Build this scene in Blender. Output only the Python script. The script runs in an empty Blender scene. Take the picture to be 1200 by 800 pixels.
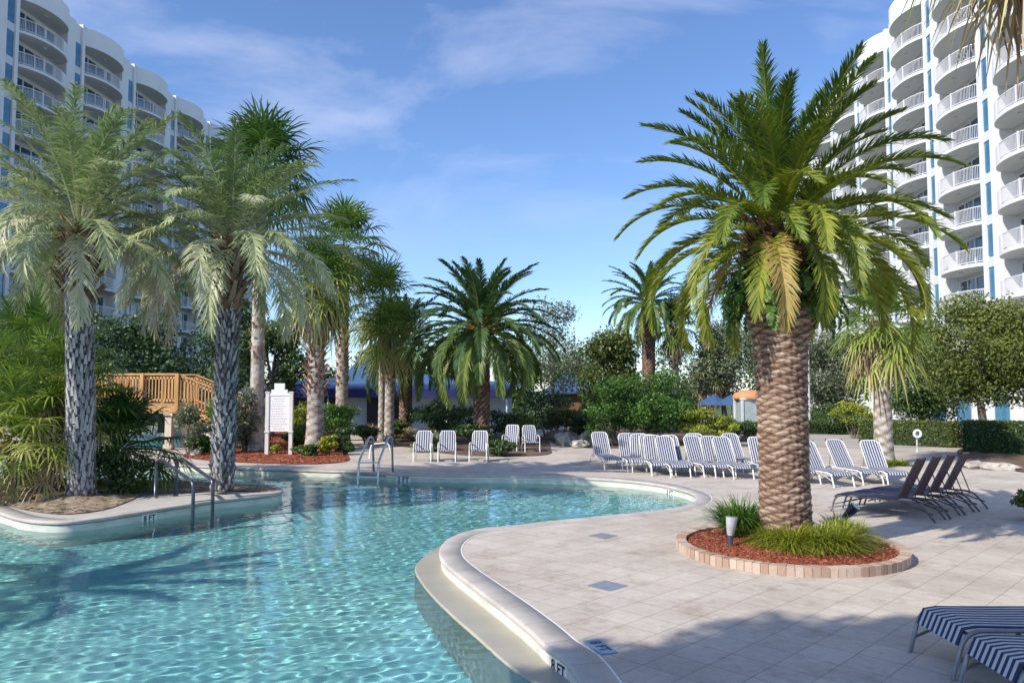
import bpy, bmesh, math, random
import numpy as np
from mathutils import Vector, Matrix
from mathutils.geometry import tessellate_polygon
R = math.radians
PI = math.pi
col = bpy.context.scene.collection
sc = bpy.context.scene
CAM_H, PITCH, F = 2.43, R(3.56), 900.0

# ---------------------------------------------------------------- placing (photo pixel -> real ground position)
def ray(px, py):
    u, v = (px-600)/F, (400-py)/F
    return np.array([u, math.cos(PITCH)-v*math.sin(PITCH), math.sin(PITCH)+v*math.cos(PITCH)])
def gp(px, py, z=0.0):
    d = ray(px, py); t = (z-CAM_H)/d[2]
    return (d[0]*t, d[1]*t, z)
def at(px, py, Y):
    d = ray(px, py); t = Y/d[1]
    return (d[0]*t, Y, CAM_H+d[2]*t)

# ---------------------------------------------------------------- tags
def tag(o, label=None, cat=None, group=None, kind=None):
    if label: o['label'] = label
    if cat: o['category'] = cat
    if group: o['group'] = group
    if kind: o['kind'] = kind
    return o
def empty(name, loc, rz=0, label=None, cat=None, group=None):
    o = bpy.data.objects.new(name, None); col.objects.link(o)
    o.location = loc; o.rotation_euler = (0, 0, rz)
    o.empty_display_size = .2
    return tag(o, label, cat, group)
def copy_tree(o, parent=None):
    c = o.copy(); col.objects.link(c)
    if parent: c.parent = parent
    for ch in list(o.children): copy_tree(ch, c)
    return c
def link(name, me, parent=None, loc=None, rz=0):
    o = bpy.data.objects.new(name, me); col.objects.link(o)
    if parent: o.parent = parent
    if loc is not None: o.location = loc
    o.rotation_euler = (0, 0, rz)
    return o

# ---------------------------------------------------------------- materials
def newmat(name):
    m = bpy.data.materials.new(name); m.use_nodes = True
    nt = m.node_tree; nt.nodes.clear()
    out = nt.nodes.new('ShaderNodeOutputMaterial')
    return m, nt, out
def N(nt, t, **kw):
    n = nt.nodes.new(t)
    for k, v in kw.items():
        if k.startswith('i_'):
            key = k[2:]
            n.inputs[int(key) if key.isdigit() else key].default_value = v
        else: setattr(n, k, v)
    return n
def c4(c): return (c[0], c[1], c[2], 1)
def ramp(nt, stops):
    r = nt.nodes.new('ShaderNodeValToRGB'); e = r.color_ramp.elements
    while len(e) < len(stops): e.new(.5)
    for el, (p, c) in zip(e, stops): el.position = p; el.color = c4(c)
    return r
def noise(nt, scale, detail=4, rough=.55, coord='Object', stretch=None):
    tc = N(nt, 'ShaderNodeTexCoord'); n = N(nt, 'ShaderNodeTexNoise')
    n.inputs['Scale'].default_value = scale; n.inputs['Detail'].default_value = detail; n.inputs['Roughness'].default_value = rough
    if stretch:
        mp = N(nt, 'ShaderNodeMapping'); mp.inputs['Scale'].default_value = stretch
        nt.links.new(tc.outputs[coord], mp.inputs[0]); nt.links.new(mp.outputs[0], n.inputs['Vector'])
    else: nt.links.new(tc.outputs[coord], n.inputs['Vector'])
    return n
def pmat(name, stops, scale=5, rough=.6, bump=0, bscale=None, metal=0, stretch=None, detail=5, spec=.5, rrange=None):
    m, nt, out = newmat(name)
    b = N(nt, 'ShaderNodeBsdfPrincipled'); L = nt.links.new
    b.inputs['Roughness'].default_value = rough; b.inputs['Metallic'].default_value = metal
    b.inputs['Specular IOR Level'].default_value = spec
    n = noise(nt, scale, detail, stretch=stretch)
    k = len(stops)
    r = ramp(nt, [(0.3+.4*i/max(1, k-1), c) for i, c in enumerate(stops)])
    L(n.outputs['Fac'], r.inputs[0]); L(r.outputs[0], b.inputs['Base Color'])
    if bump:
        n2 = noise(nt, bscale or scale*6, 6, .65, stretch=stretch)
        bp = N(nt, 'ShaderNodeBump'); bp.inputs['Strength'].default_value = bump; bp.inputs['Distance'].default_value = .02
        L(n2.outputs['Fac'], bp.inputs['Height']); L(bp.outputs[0], b.inputs['Normal'])
    L(b.outputs[0], out.inputs[0])
    return m
def leafmat(name, stops, transl=.28, rough=.45, spec=.35):
    # colour from the 'tone' attribute (age of each frond; broad leaves are paler towards the top) with a little noise
    m, nt, out = newmat(name); L = nt.links.new
    a = N(nt, 'ShaderNodeAttribute'); a.attribute_name = 'tone'
    r = ramp(nt, stops); L(a.outputs['Fac'], r.inputs[0])
    b = N(nt, 'ShaderNodeBsdfPrincipled'); b.inputs['Roughness'].default_value = rough
    b.inputs['Specular IOR Level'].default_value = spec
    t = N(nt, 'ShaderNodeBsdfTranslucent'); mx = N(nt, 'ShaderNodeMixShader'); mx.inputs[0].default_value = transl
    L(r.outputs[0], b.inputs['Base Color'])
    br = N(nt, 'ShaderNodeHueSaturation'); br.inputs['Saturation'].default_value = 1.1; br.inputs['Value'].default_value = 1.5
    L(r.outputs[0], br.inputs['Color']); L(br.outputs[0], t.inputs['Color'])
    L(b.outputs[0], mx.inputs[1]); L(t.outputs[0], mx.inputs[2]); L(mx.outputs[0], out.inputs[0])
    return m
def tonemat(name, stops, rough=.85, bump=.4, bscale=30, stretch=None):
    m, nt, out = newmat(name); L = nt.links.new
    a = N(nt, 'ShaderNodeAttribute'); a.attribute_name = 'tone'
    n = noise(nt, bscale, 5, .65, stretch=stretch)
    ma = N(nt, 'ShaderNodeMath', operation='MULTIPLY_ADD'); ma.inputs[1].default_value = .7; 
    sb = N(nt, 'ShaderNodeMath', operation='SUBTRACT'); sb.inputs[1].default_value = .5
    L(n.outputs['Fac'], sb.inputs[0]); L(sb.outputs[0], ma.inputs[0]); L(a.outputs['Fac'], ma.inputs[2])
    r = ramp(nt, stops); L(ma.outputs[0], r.inputs[0])
    b = N(nt, 'ShaderNodeBsdfPrincipled'); b.inputs['Roughness'].default_value = rough; b.inputs['Specular IOR Level'].default_value = .2
    L(r.outputs[0], b.inputs['Base Color'])
    bp = N(nt, 'ShaderNodeBump'); bp.inputs['Strength'].default_value = bump; bp.inputs['Distance'].default_value = .02
    L(n.outputs['Fac'], bp.inputs['Height']); L(bp.outputs[0], b.inputs['Normal'])
    L(b.outputs[0], out.inputs[0])
    return m

M = {}
M['frond_main'] = leafmat('frond_main', [(0, (.035, .075, .018)), (.35, (.075, .135, .025)), (.6, (.17, .225, .03)), (.8, (.36, .36, .06)), (1, (.42, .30, .12))])
M['frond_silver'] = leafmat('frond_silver', [(0, (.06, .13, .05)), (.35, (.19, .27, .11)), (.6, (.40, .45, .22)), (.8, (.58, .57, .43)), (1, (.42, .33, .23))], transl=.22)
M['frond_green'] = leafmat('frond_green', [(0, (.03, .075, .03)), (.35, (.08, .15, .05)), (.6, (.18, .25, .06)), (.8, (.30, .27, .07)), (1, (.38, .27, .13))])
M['fan'] = leafmat('fan', [(0, (.03, .08, .02)), (.35, (.09, .17, .035)), (.6, (.22, .30, .06)), (.8, (.42, .43, .12)), (1, (.40, .30, .19))])
M['dead_frond'] = leafmat('dead_frond', [(0, (.16, .11, .07)), (.5, (.30, .23, .16)), (1, (.45, .37, .28))], transl=.1, rough=.8, spec=.1)
M['leaf_olive'] = leafmat('leaf_olive', [(0, (.03, .055, .014)), (.5, (.08, .115, .025)), (1, (.19, .22, .05))], transl=.2)
M['leaf_dark'] = leafmat('leaf_dark', [(0, (.018, .042, .014)), (.5, (.045, .09, .026)), (1, (.11, .17, .045))], transl=.15)
M['leaf_bright'] = leafmat('leaf_bright', [(0, (.02, .06, .012)), (.5, (.06, .14, .025)), (1, (.14, .26, .04))], transl=.2)
M['leaf_grey'] = leafmat('leaf_grey', [(0, (.06, .085, .05)), (.5, (.14, .175, .10)), (1, (.25, .28, .17))], transl=.2)
M['leaf_yellow'] = leafmat('leaf_yellow', [(0, (.06, .10, .015)), (.5, (.19, .24, .03)), (1, (.42, .42, .05))], transl=.25)
M['grass_tan'] = leafmat('grass_tan', [(0, (.22, .17, .09)), (.5, (.38, .31, .19)), (1, (.55, .45, .32))], transl=.2, rough=.8, spec=.1)
M['trunk_date'] = tonemat('trunk_date', [(0, (.03, .015, .012)), (.3, (.13, .072, .05)), (.6, (.29, .20, .145)), (1, (.46, .37, .285))], bscale=22, stretch=(1, 1, 3))
M['trunk_silver'] = tonemat('trunk_silver', [(0, (.03, .025, .025)), (.35, (.13, .125, .125)), (.65, (.33, .33, .34)), (1, (.52, .52, .52))], bscale=18)
M['trunk_sabal'] = tonemat('trunk_sabal', [(0, (.07, .05, .04)), (.35, (.22, .17, .13)), (.65, (.42, .38, .34)), (1, (.55, .52, .48))], bscale=14, stretch=(1, 1, 4))
M['boot'] = tonemat('boot', [(0, (.07, .035, .025)), (.4, (.26, .15, .10)), (.7, (.42, .32, .24)), (1, (.55, .46, .38))], bscale=10)
M['bark'] = pmat('bark', [(.09, .07, .055), (.22, .18, .15)], 6, .9, .6, 20, stretch=(1, 1, .3))
M['stucco'] = pmat('stucco', [(.68, .69, .70), (.74, .75, .76)], .6, .8, .12, 25)
M['stucco_soffit'] = pmat('stucco_soffit', [(.66, .67, .66), (.72, .72, .71)], .8, .85, .1, 20)
M['stucco_spandrel'] = pmat('stucco_spandrel', [(.56, .62, .66), (.62, .67, .70)], .8, .8, .1, 20)
M['rail_white'] = pmat('rail_white', [(.62, .62, .64), (.68, .68, .70)], 3, .4)
M['coping'] = pmat('coping', [(.40, .365, .33), (.48, .44, .40), (.55, .505, .46)], 2.2, .75, .25, 40)
M['coping_edge'] = pmat('coping_edge', [(.60, .58, .53), (.72, .70, .65)], 3, .7, .2, 30)
M['joint'] = pmat('joint', [(.78, .76, .72), (.84, .83, .80)], 4, .7)
M['pool_wall'] = pmat('pool_wall', [(.47, .49, .42), (.60, .60, .52), (.68, .67, .60)], 2.5, .6, .2, 30, stretch=(1, 1, 2.5))
M['ledge'] = pmat('ledge', [(.33, .31, .25), (.42, .39, .32)], 1.6, .45, .15, 40)
M['white_metal'] = pmat('white_metal', [(.72, .71, .68), (.82, .81, .78)], 8, .35)
M['grey_metal'] = pmat('grey_metal', [(.22, .22, .23), (.30, .30, .31)], 8, .35, metal=.4)
M['dark_metal'] = pmat('dark_metal', [(.10, .085, .09), (.16, .14, .14)], 8, .4, metal=.3)
M['steel'] = pmat('steel', [(.42, .44, .46), (.55, .57, .58)], 6, .22, metal=.95)
M['rail_dark'] = pmat('rail_dark', [(.07, .08, .10), (.12, .13, .16)], 6, .3, metal=.6)
M['navy'] = pmat('navy', [(.012, .018, .07), (.025, .03, .10)], 12, .7)
M['strap_white'] = pmat('strap_white', [(.46, .47, .49), (.54, .55, .56)], 12, .7)
M['sling_dark'] = pmat('sling_dark', [(.06, .025, .03), (.13, .07, .075)], 30, .75)
M['brick'] = None
M['wood'] = pmat('wood', [(.42, .22, .08), (.55, .31, .12), (.66, .40, .17)], 3, .65, .2, 30, stretch=(1, 1, .2))
M['wood_dark'] = pmat('wood_dark', [(.14, .07, .04), (.22, .12, .07)], 3, .75, .2, 30)
M['column'] = pmat('column', [(.58, .47, .36), (.68, .58, .46)], 4, .8, .2, 30)
M['sign_white'] = pmat('sign_white', [(.80, .80, .80), (.86, .86, .85)], 3, .5)
M['sign_post'] = pmat('sign_post', [(.62, .60, .57), (.74, .72, .70)], 6, .7, .2)
M['ink'] = pmat('ink', [(.02, .02, .02), (.035, .035, .035)], 6, .6)
M['ink_grey'] = pmat('ink_grey', [(.45, .47, .50), (.52, .54, .57)], 6, .7)
M['tile_blue'] = pmat('tile_blue', [(.13, .25, .38), (.22, .36, .48)], 9, .4)
M['paver_blue'] = pmat('paver_blue', [(.17, .20, .26), (.24, .27, .33)], 6, .75, .2, 40)
M['blue_roof'] = pmat('blue_roof', [(.04, .09, .20), (.06, .13, .27)], 1.2, .45, .2, 12, stretch=(6, 1, 1))
M['blue_awning'] = pmat('blue_awning', [(.008, .016, .10), (.013, .026, .15)], 2, .7)
M['pale_wall'] = pmat('pale_wall', [(.42, .55, .62), (.50, .63, .70)], 1, .8, .1)
M['interior_shade'] = pmat('interior_shade', [(.012, .012, .018), (.02, .02, .028)], 1, .5)
M['rock'] = pmat('rock', [(.22, .19, .16), (.42, .38, .33), (.55, .50, .44)], 3, .9, .7, 12)
M['concrete'] = pmat('concrete', [(.42, .39, .36), (.52, .49, .46)], 2, .85, .3, 30)
M['road'] = pmat('road', [(.34, .31, .28), (.44, .41, .37)], .8, .9, .2, 30)
M['grey_lamp'] = pmat('grey_lamp', [(.34, .35, .38), (.46, .47, .50)], 10, .4)
M['black_lamp'] = pmat('black_lamp', [(.03, .03, .045), (.05, .05, .07)], 10, .4)
M['orange_roof'] = pmat('orange_roof', [(.50, .22, .09), (.62, .30, .14)], 3, .7)
M['soil'] = pmat('soil', [(.13, .09, .06), (.30, .23, .16), (.42, .34, .26)], 4, .95, .8, 20)
M['dirt_bed'] = pmat('dirt_bed', [(.06, .04, .03), (.14, .09, .06), (.2, .13, .09)], 2, .95, .8, 14)
M['flower_orange'] = pmat('flower_orange', [(.62, .34, .04), (.72, .48, .08)], 5, .7)
M['glass_kiosk'] = pmat('glass_kiosk', [(.30, .36, .38), (.42, .48, .50)], 3, .2)
M['lawn'] = pmat('lawn', [(.05, .09, .02), (.10, .15, .035)], .7, .95, .5, 9)

def mulch_mat():
    m, nt, out = newmat('red_mulch'); L = nt.links.new
    n = noise(nt, 28, 8, .8, stretch=(1, 1.7, 1)); v = N(nt, 'ShaderNodeTexVoronoi'); tc = N(nt, 'ShaderNodeTexCoord')
    v.inputs['Scale'].default_value = 34; L(tc.outputs['Object'], v.inputs['Vector'])
    r = ramp(nt, [(.3, (.09, .03, .02)), (.5, (.36, .095, .05)), (.72, (.52, .21, .13))])
    L(n.outputs['Fac'], r.inputs[0]); b = N(nt, 'ShaderNodeBsdfPrincipled'); b.inputs['Roughness'].default_value = .95
    b.inputs['Specular IOR Level'].default_value = .1
    L(r.outputs[0], b.inputs['Base Color']); bp = N(nt, 'ShaderNodeBump'); bp.inputs['Strength'].default_value = 1; bp.inputs['Distance'].default_value = .03
    L(v.outputs['Distance'], bp.inputs['Height']); L(bp.outputs[0], b.inputs['Normal']); L(b.outputs[0], out.inputs[0])
    return m
M['mulch'] = mulch_mat()
M['mulch_chip'] = leafmat('mulch_chip', [(0, (.10, .035, .02)), (.5, (.27, .085, .05)), (1, (.44, .22, .15))], transl=0, rough=.9, spec=.1)

def paver_mat():
    m, nt, out = newmat('pavers'); L = nt.links.new
    tc = N(nt, 'ShaderNodeTexCoord'); mp = N(nt, 'ShaderNodeMapping'); mp.inputs['Rotation'].default_value = (0, 0, R(45))
    L(tc.outputs['Object'], mp.inputs[0])
    def brick(c1, c2, mo, ms):
        b = N(nt, 'ShaderNodeTexBrick'); b.offset = 0.0; b.offset_frequency = 2; b.squash = 1
        b.inputs['Color1'].default_value = c4(c1); b.inputs['Color2'].default_value = c4(c2); b.inputs['Mortar'].default_value = c4(mo)
        b.inputs['Scale'].default_value = 1; b.inputs['Mortar Size'].default_value = ms; b.inputs['Mortar Smooth'].default_value = .3
        b.inputs['Bias'].default_value = 0; b.inputs['Brick Width'].default_value = .41; b.inputs['Row Height'].default_value = .41
        L(mp.outputs[0], b.inputs['Vector']); return b
    b = brick((.52, .47, .415), (.575, .525, .47), (.35, .31, .27), .006)
    n1 = noise(nt, .55, 5, .6); n2 = noise(nt, 9, 6, .7)
    r1 = ramp(nt, [(.3, (.80, .76, .73)), (.5, (.97, .96, .95)), (.7, (1.07, 1.05, 1.02))]); L(n1.outputs['Fac'], r1.inputs[0])
    r2 = ramp(nt, [(.3, (.86, .85, .85)), (.7, (1.07, 1.06, 1.05))]); L(n2.outputs['Fac'], r2.inputs[0])
    m1 = N(nt, 'ShaderNodeMix', data_type='RGBA', blend_type='MULTIPLY'); m1.inputs[0].default_value = 1
    m2 = N(nt, 'ShaderNodeMix', data_type='RGBA', blend_type='MULTIPLY'); m2.inputs[0].default_value = 1
    L(b.outputs['Color'], m1.inputs[6]); L(r1.outputs[0], m1.inputs[7]); L(m1.outputs[2], m2.inputs[6]); L(r2.outputs[0], m2.inputs[7])
    p = N(nt, 'ShaderNodeBsdfPrincipled'); p.inputs['Roughness'].default_value = .8; p.inputs['Specular IOR Level'].default_value = .25
    n3 = noise(nt, 1.7, 8, .72); r3 = ramp(nt, [(.36, (.72, .68, .64)), (.47, (1, 1, 1)), (.8, (1.03, 1.02, 1.0))]); L(n3.outputs['Fac'], r3.inputs[0])
    m3 = N(nt, 'ShaderNodeMix', data_type='RGBA', blend_type='MULTIPLY'); m3.inputs[0].default_value = .75; L(m2.outputs[2], m3.inputs[6]); L(r3.outputs[0], m3.inputs[7])
    L(m3.outputs[2], p.inputs['Base Color'])
    ad = N(nt, 'ShaderNodeMath', operation='MULTIPLY_ADD'); L(b.outputs['Fac'], ad.inputs[0]); ad.inputs[1].default_value = -1.0
    sm = N(nt, 'ShaderNodeMath', operation='MULTIPLY'); sm.inputs[1].default_value = .5; L(n2.outputs['Fac'], sm.inputs[0]); L(sm.outputs[0], ad.inputs[2])
    bp = N(nt, 'ShaderNodeBump'); bp.inputs['Strength'].default_value = .5; bp.inputs['Distance'].default_value = .006
    L(ad.outputs[0], bp.inputs['Height']); L(bp.outputs[0], p.inputs['Normal']); L(p.outputs[0], out.inputs[0])
    return m
M['pavers'] = paver_mat()

def floor_mat():
    m, nt, out = newmat('pool_plaster'); L = nt.links.new
    n = noise(nt, .35, 4, .5); r = ramp(nt, [(.3, (.27, .60, .62)), (.7, (.39, .71, .72))]); L(n.outputs['Fac'], r.inputs[0])
    p = N(nt, 'ShaderNodeBsdfPrincipled'); p.inputs['Roughness'].default_value = .8
    L(r.outputs[0], p.inputs['Base Color']); L(p.outputs[0], out.inputs[0]); return m
M['plaster'] = floor_mat()

def water_mat():
    m, nt, out = newmat('pool_water'); L = nt.links.new
    tc = N(nt, 'ShaderNodeTexCoord')
    g = N(nt, 'ShaderNodeBsdfGlass'); g.inputs['IOR'].default_value = 1.33; g.inputs['Roughness'].default_value = 0
    g.inputs['Color'].default_value = (.86, .972, .98, 1)
    L(g.outputs[0], out.inputs[0])
    return m
M['water'] = water_mat()

def glass_mat(name, c, rough=.05):
    m, nt, out = newmat(name); L = nt.links.new
    n = noise(nt, .8, 2); r = ramp(nt, [(.35, tuple(x*.6 for x in c)), (.65, c)]); L(n.outputs['Fac'], r.inputs[0])
    p = N(nt, 'ShaderNodeBsdfPrincipled'); p.inputs['Roughness'].default_value = rough; p.inputs['Specular IOR Level'].default_value = .8
    L(r.outputs[0], p.inputs['Base Color']); L(p.outputs[0], out.inputs[0]); return m
M['glass_door'] = glass_mat('glass_door', (.03, .09, .15))
M['glass_strip'] = glass_mat('glass_strip', (.05, .22, .38))

def brickring_mat():
    m, nt, out = newmat('brick'); L = nt.links.new
    a = N(nt, 'ShaderNodeAttribute'); a.attribute_name = 'tone'
    r = ramp(nt, [(0, (.36, .23, .165)), (.5, (.47, .345, .26)), (1, (.55, .44, .35))]); L(a.outputs['Fac'], r.inputs[0])
    n = noise(nt, 40, 5, .7); mm = N(nt, 'ShaderNodeMix', data_type='RGBA', blend_type='MULTIPLY'); mm.inputs[0].default_value = .6
    r2 = ramp(nt, [(.3, (.7, .7, .7)), (.7, (1.15, 1.15, 1.15))]); L(n.outputs['Fac'], r2.inputs[0])
    L(r.outputs[0], mm.inputs[6]); L(r2.outputs[0], mm.inputs[7])
    p = N(nt, 'ShaderNodeBsdfPrincipled'); p.inputs['Roughness'].default_value = .85; L(mm.outputs[2], p.inputs['Base Color'])
    bp = N(nt, 'ShaderNodeBump'); bp.inputs['Strength'].default_value = .3; bp.inputs['Distance'].default_value = .005
    L(n.outputs['Fac'], bp.inputs['Height']); L(bp.outputs[0], p.inputs['Normal']); L(p.outputs[0], out.inputs[0]); return m
M['brick'] = brickring_mat()

# ---------------------------------------------------------------- mesh builders
class QB:                                   # fast quad builder with a 'tone' value per face
    def __init__(s): s.V = []; s.Q = []; s.T = []; s.n = 0
    def quads(s, verts, quads, tone):
        verts = np.asarray(verts, float).reshape(-1, 3); quads = np.asarray(quads, int).reshape(-1, 4).copy()
        if len(quads) < 4000:                # a triangle written as a quad gets its repeated corner duplicated
            extra = []
            for f in quads:
                for k in range(4):
                    if f[k] in f[:k]: extra.append(verts[f[k]]); f[k] = len(verts)+len(extra)-1
            if extra: verts = np.concatenate([verts, np.array(extra)])
        s.V.append(verts); s.Q.append(quads+s.n); s.T.append(np.broadcast_to(np.asarray(tone, float), (len(quads),)).copy()); s.n += len(verts)
    def ribbons(s, C, W, tone):             # C, W: (n,k,3) centres and half-width vectors
        n, k, _ = C.shape
        v = np.stack([C-W, C+W], axis=2)    # n,k,2,3
        base = (np.arange(n)*k*2)[:, None]+(np.arange(k-1)*2)[None, :]
        q = np.stack([base, base+1, base+3, base+2], axis=-1).reshape(-1, 4)
        t = np.repeat(np.broadcast_to(np.asarray(tone, float), (n,)), k-1)
        s.quads(v.reshape(-1, 3), q, t)
    def tube(s, pts, rad, n=8, tone=.5, cap=True):
        pts = np.asarray(pts, float); rad = np.broadcast_to(np.asarray(rad, float), (len(pts),))
        T = np.gradient(pts, axis=0); T /= np.linalg.norm(T, axis=1)[:, None]+1e-9
        up = np.array([0, 0, 1.]) if abs(T[0][2]) < .9 else np.array([1., 0, 0])
        A = np.cross(T[0], up); A /= np.linalg.norm(A); vs = []
        for i in range(len(pts)):
            A = A-T[i]*np.dot(A, T[i]); A /= np.linalg.norm(A)+1e-9; B = np.cross(T[i], A)
            th = np.arange(n)*2*PI/n
            vs.append(pts[i]+rad[i]*(np.cos(th)[:, None]*A+np.sin(th)[:, None]*B))
        v = np.concatenate(vs); k = len(pts); q = []
        for i in range(k-1):
            for j in range(n):
                a = i*n+j; b = i*n+(j+1) % n; q.append((a, b, b+n, a+n))
        if cap and n % 2 == 0:
            for off in (0, (k-1)*n):
                for j in range(1, n//2):
                    f = (off+j-1 if j > 1 else off, off+j, off+n-1-j, off+n-j if j > 1 else off+n-1)
                    if j == 1: f = (off, off+1, off+n-2, off+n-1)
                    q.append(f)
        s.quads(v, q, tone)
    def box(s, c, d, rz=0, tone=.5, tilt=None):
        x, y, z = d[0]/2, d[1]/2, d[2]/2
        v = np.array([(-x, -y, -z), (x, -y, -z), (x, y, -z), (-x, y, -z), (-x, -y, z), (x, -y, z), (x, y, z), (-x, y, z)])
        if tilt is not None: v = v@np.array(tilt.transposed())
        ca, sa = math.cos(rz), math.sin(rz)
        v = np.stack([v[:, 0]*ca-v[:, 1]*sa, v[:, 0]*sa+v[:, 1]*ca, v[:, 2]], 1)+np.asarray(c, float)
        s.quads(v, [(0, 3, 2, 1), (4, 5, 6, 7), (0, 1, 5, 4), (1, 2, 6, 5), (2, 3, 7, 6), (3, 0, 4, 7)], tone)
    def bar(s, a, b, w, h=None, tone=.5):
        h = h or w; a = np.array(a, float); b = np.array(b, float); T = b-a; T /= np.linalg.norm(T)
        up = np.array([0, 0, 1.]) if abs(T[2]) < .95 else np.array([0, 1., 0])
        S = np.cross(T, up); S /= np.linalg.norm(S); U = np.cross(S, T)
        o = [(-S*w-U*h)/2, (S*w-U*h)/2, (S*w+U*h)/2, (-S*w+U*h)/2]
        v = [a+k for k in o]+[b+k for k in o]
        s.quads(v, [(0, 3, 2, 1), (4, 5, 6, 7), (0, 1, 5, 4), (1, 2, 6, 5), (2, 3, 7, 6), (3, 0, 4, 7)], tone)
    def mesh(s, name, mat, smooth=False):
        V = np.concatenate(s.V); Q = np.concatenate(s.Q); T = np.concatenate(s.T)
        me = bpy.data.meshes.new(name)
        me.vertices.add(len(V)); me.vertices.foreach_set('co', V.ravel())
        me.loops.add(len(Q)*4); me.loops.foreach_set('vertex_index', Q.ravel())
        me.polygons.add(len(Q)); me.polygons.foreach_set('loop_start', np.arange(len(Q))*4)
        try: me.polygons.foreach_set('loop_total', np.full(len(Q), 4))
        except Exception: pass
        me.polygons.foreach_set('use_smooth', np.full(len(Q), bool(smooth)))
        a = me.attributes.new('tone', 'FLOAT', 'FACE'); a.data.foreach_set('value', np.clip(T, 0, 1))
        me.materials.append(mat); me.update(calc_edges=True); me.validate()
        return me
    def build(s, name, mat, parent=None, loc=None, rz=0, smooth=False):
        return link(name, s.mesh(name, mat, smooth), parent, loc, rz)

def nrm(a): return a/(np.linalg.norm(a, axis=-1, keepdims=True)+1e-9)
rng = np.random.default_rng(7)

def sheet(name, loops, z, mat, kind='structure', flip=False):
    loops3 = [[Vector((p[0], p[1], 0)) for p in lp] for lp in loops]
    tris = tessellate_polygon(loops3)
    vs = [(p[0], p[1], z) for lp in loops for p in lp]
    me = bpy.data.meshes.new(name); me.from_pydata(vs, [], [tuple(t) for t in tris]); me.update()
    bm = bmesh.new(); bm.from_mesh(me); bmesh.ops.recalc_face_normals(bm, faces=bm.faces)
    if sum(f.normal.z*f.calc_area() for f in bm.faces) < 0: bmesh.ops.reverse_faces(bm, faces=bm.faces)
    for f in bm.faces:
        if f.normal.z < 0: f.normal_flip()
    bm.to_mesh(me); bm.free(); me.materials.append(mat)
    o = link(name, me)
    if kind: o['kind'] = kind
    return o
def spline(pts, closed=True, step=.15):
    P = [np.array(p[:2], float) for p in pts]; n = len(P); out = []
    rngi = range(n if closed else n-1)
    for i in rngi:
        if closed: p0, p1, p2, p3 = P[i-1], P[i], P[(i+1) % n], P[(i+2) % n]
        else: p0, p1, p2, p3 = P[max(i-1, 0)], P[i], P[i+1], P[min(i+2, n-1)]
        k = max(1, int(np.linalg.norm(p2-p1)/step))
        # centripetal-ish Catmull-Rom
        d1 = np.linalg.norm(p2-p1)
        m1 = (p2-p0)/(np.linalg.norm(p1-p0)+d1+1e-9)*d1; m2 = (p3-p1)/(np.linalg.norm(p3-p2)+d1+1e-9)*d1
        for j in range(k):
            t = j/k; t2, t3 = t*t, t*t*t
            out.append((2*t3-3*t2+1)*p1+(t3-2*t2+t)*m1+(-2*t3+3*t2)*p2+(t3-t2)*m2)
    if not closed: out.append(P[-1])
    return np.array(out)
def area(P): x, y = P[:, 0], P[:, 1]; return .5*np.sum(x*np.roll(y, -1)-y*np.roll(x, -1))
def normals2(P, closed=True):
    T = (np.roll(P, -1, 0)-np.roll(P, 1, 0)) if closed else np.gradient(P, axis=0)
    T = nrm(T); return np.stack([T[:, 1], -T[:, 0]], 1)     # outward for CCW
def sweep(name, P, prof, mat, closed=True, parent=None, smooth=True, tone=.5, loc=None):
    """prof: list of (offset along outward normal, z)"""
    Nn = normals2(P, closed); n = len(P); k = len(prof); q = QB()
    V = np.array([[(*(P[i]+Nn[i]*o), z) for (o, z) in prof] for i in range(n)]).reshape(-1, 3)
    F_ = []
    for i in range(n if closed else n-1):
        for j in range(k-1):
            a = i*k+j; b = ((i+1) % n)*k+j; F_.append((a, b, b+1, a+1))
    q.quads(V, F_, tone); return q.build(name, mat, parent, loc, smooth=smooth)
def inside(P, X, Y):
    r = np.zeros(X.shape, bool); n = len(P); j = n-1
    for i in range(n):
        xi, yi = P[i]; xj, yj = P[j]
        c = ((yi > Y) != (yj > Y)) & (X < (xj-xi)*(Y-yi)/(yj-yi+1e-12)+xi); r ^= c; j = i
    return r

# ================================================================ CAMERA, SKY, SUN
cam = bpy.data.cameras.new('camera'); cam.lens = 27.0; cam.sensor_width = 36; cam.clip_end = 3000; cam.clip_start = .05
co = bpy.data.objects.new('camera', cam); col.objects.link(co); co.location = (0, 0, CAM_H); co.rotation_euler = (PI/2+PITCH, 0, 0)
sc.camera = co
SUN_EL = R(36); sx, sy = -.82, -.57; l_ = math.hypot(sx, sy); sx /= l_; sy /= l_
sdir = Vector((sx*math.cos(SUN_EL), sy*math.cos(SUN_EL), math.sin(SUN_EL)))
sl = bpy.data.lights.new('sun', 'SUN'); sl.energy = 4.4; sl.angle = R(.53); sl.color = (1, .93, .82)
so = bpy.data.objects.new('sun', sl); col.objects.link(so); so.rotation_euler = sdir.to_track_quat('Z', 'Y').to_euler()
sl.cycles.is_caustics_light = True
w = bpy.data.worlds.new('World'); sc.world = w; w.use_nodes = True
nt = w.node_tree; nt.nodes.clear(); L = nt.links.new
sky = N(nt, 'ShaderNodeTexSky'); sky.sky_type = 'NISHITA'; sky.sun_disc = False
sky.sun_elevation = SUN_EL; sky.sun_rotation = math.atan2(sx, sy) % (2*PI); sky.altitude = 0; sky.air_density = 1.0; sky.dust_density = .15; sky.ozone_density = 2.5
bg = N(nt, 'ShaderNodeBackground'); bg.inputs[1].default_value = .135
wo = N(nt, 'ShaderNodeOutputWorld')
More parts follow.
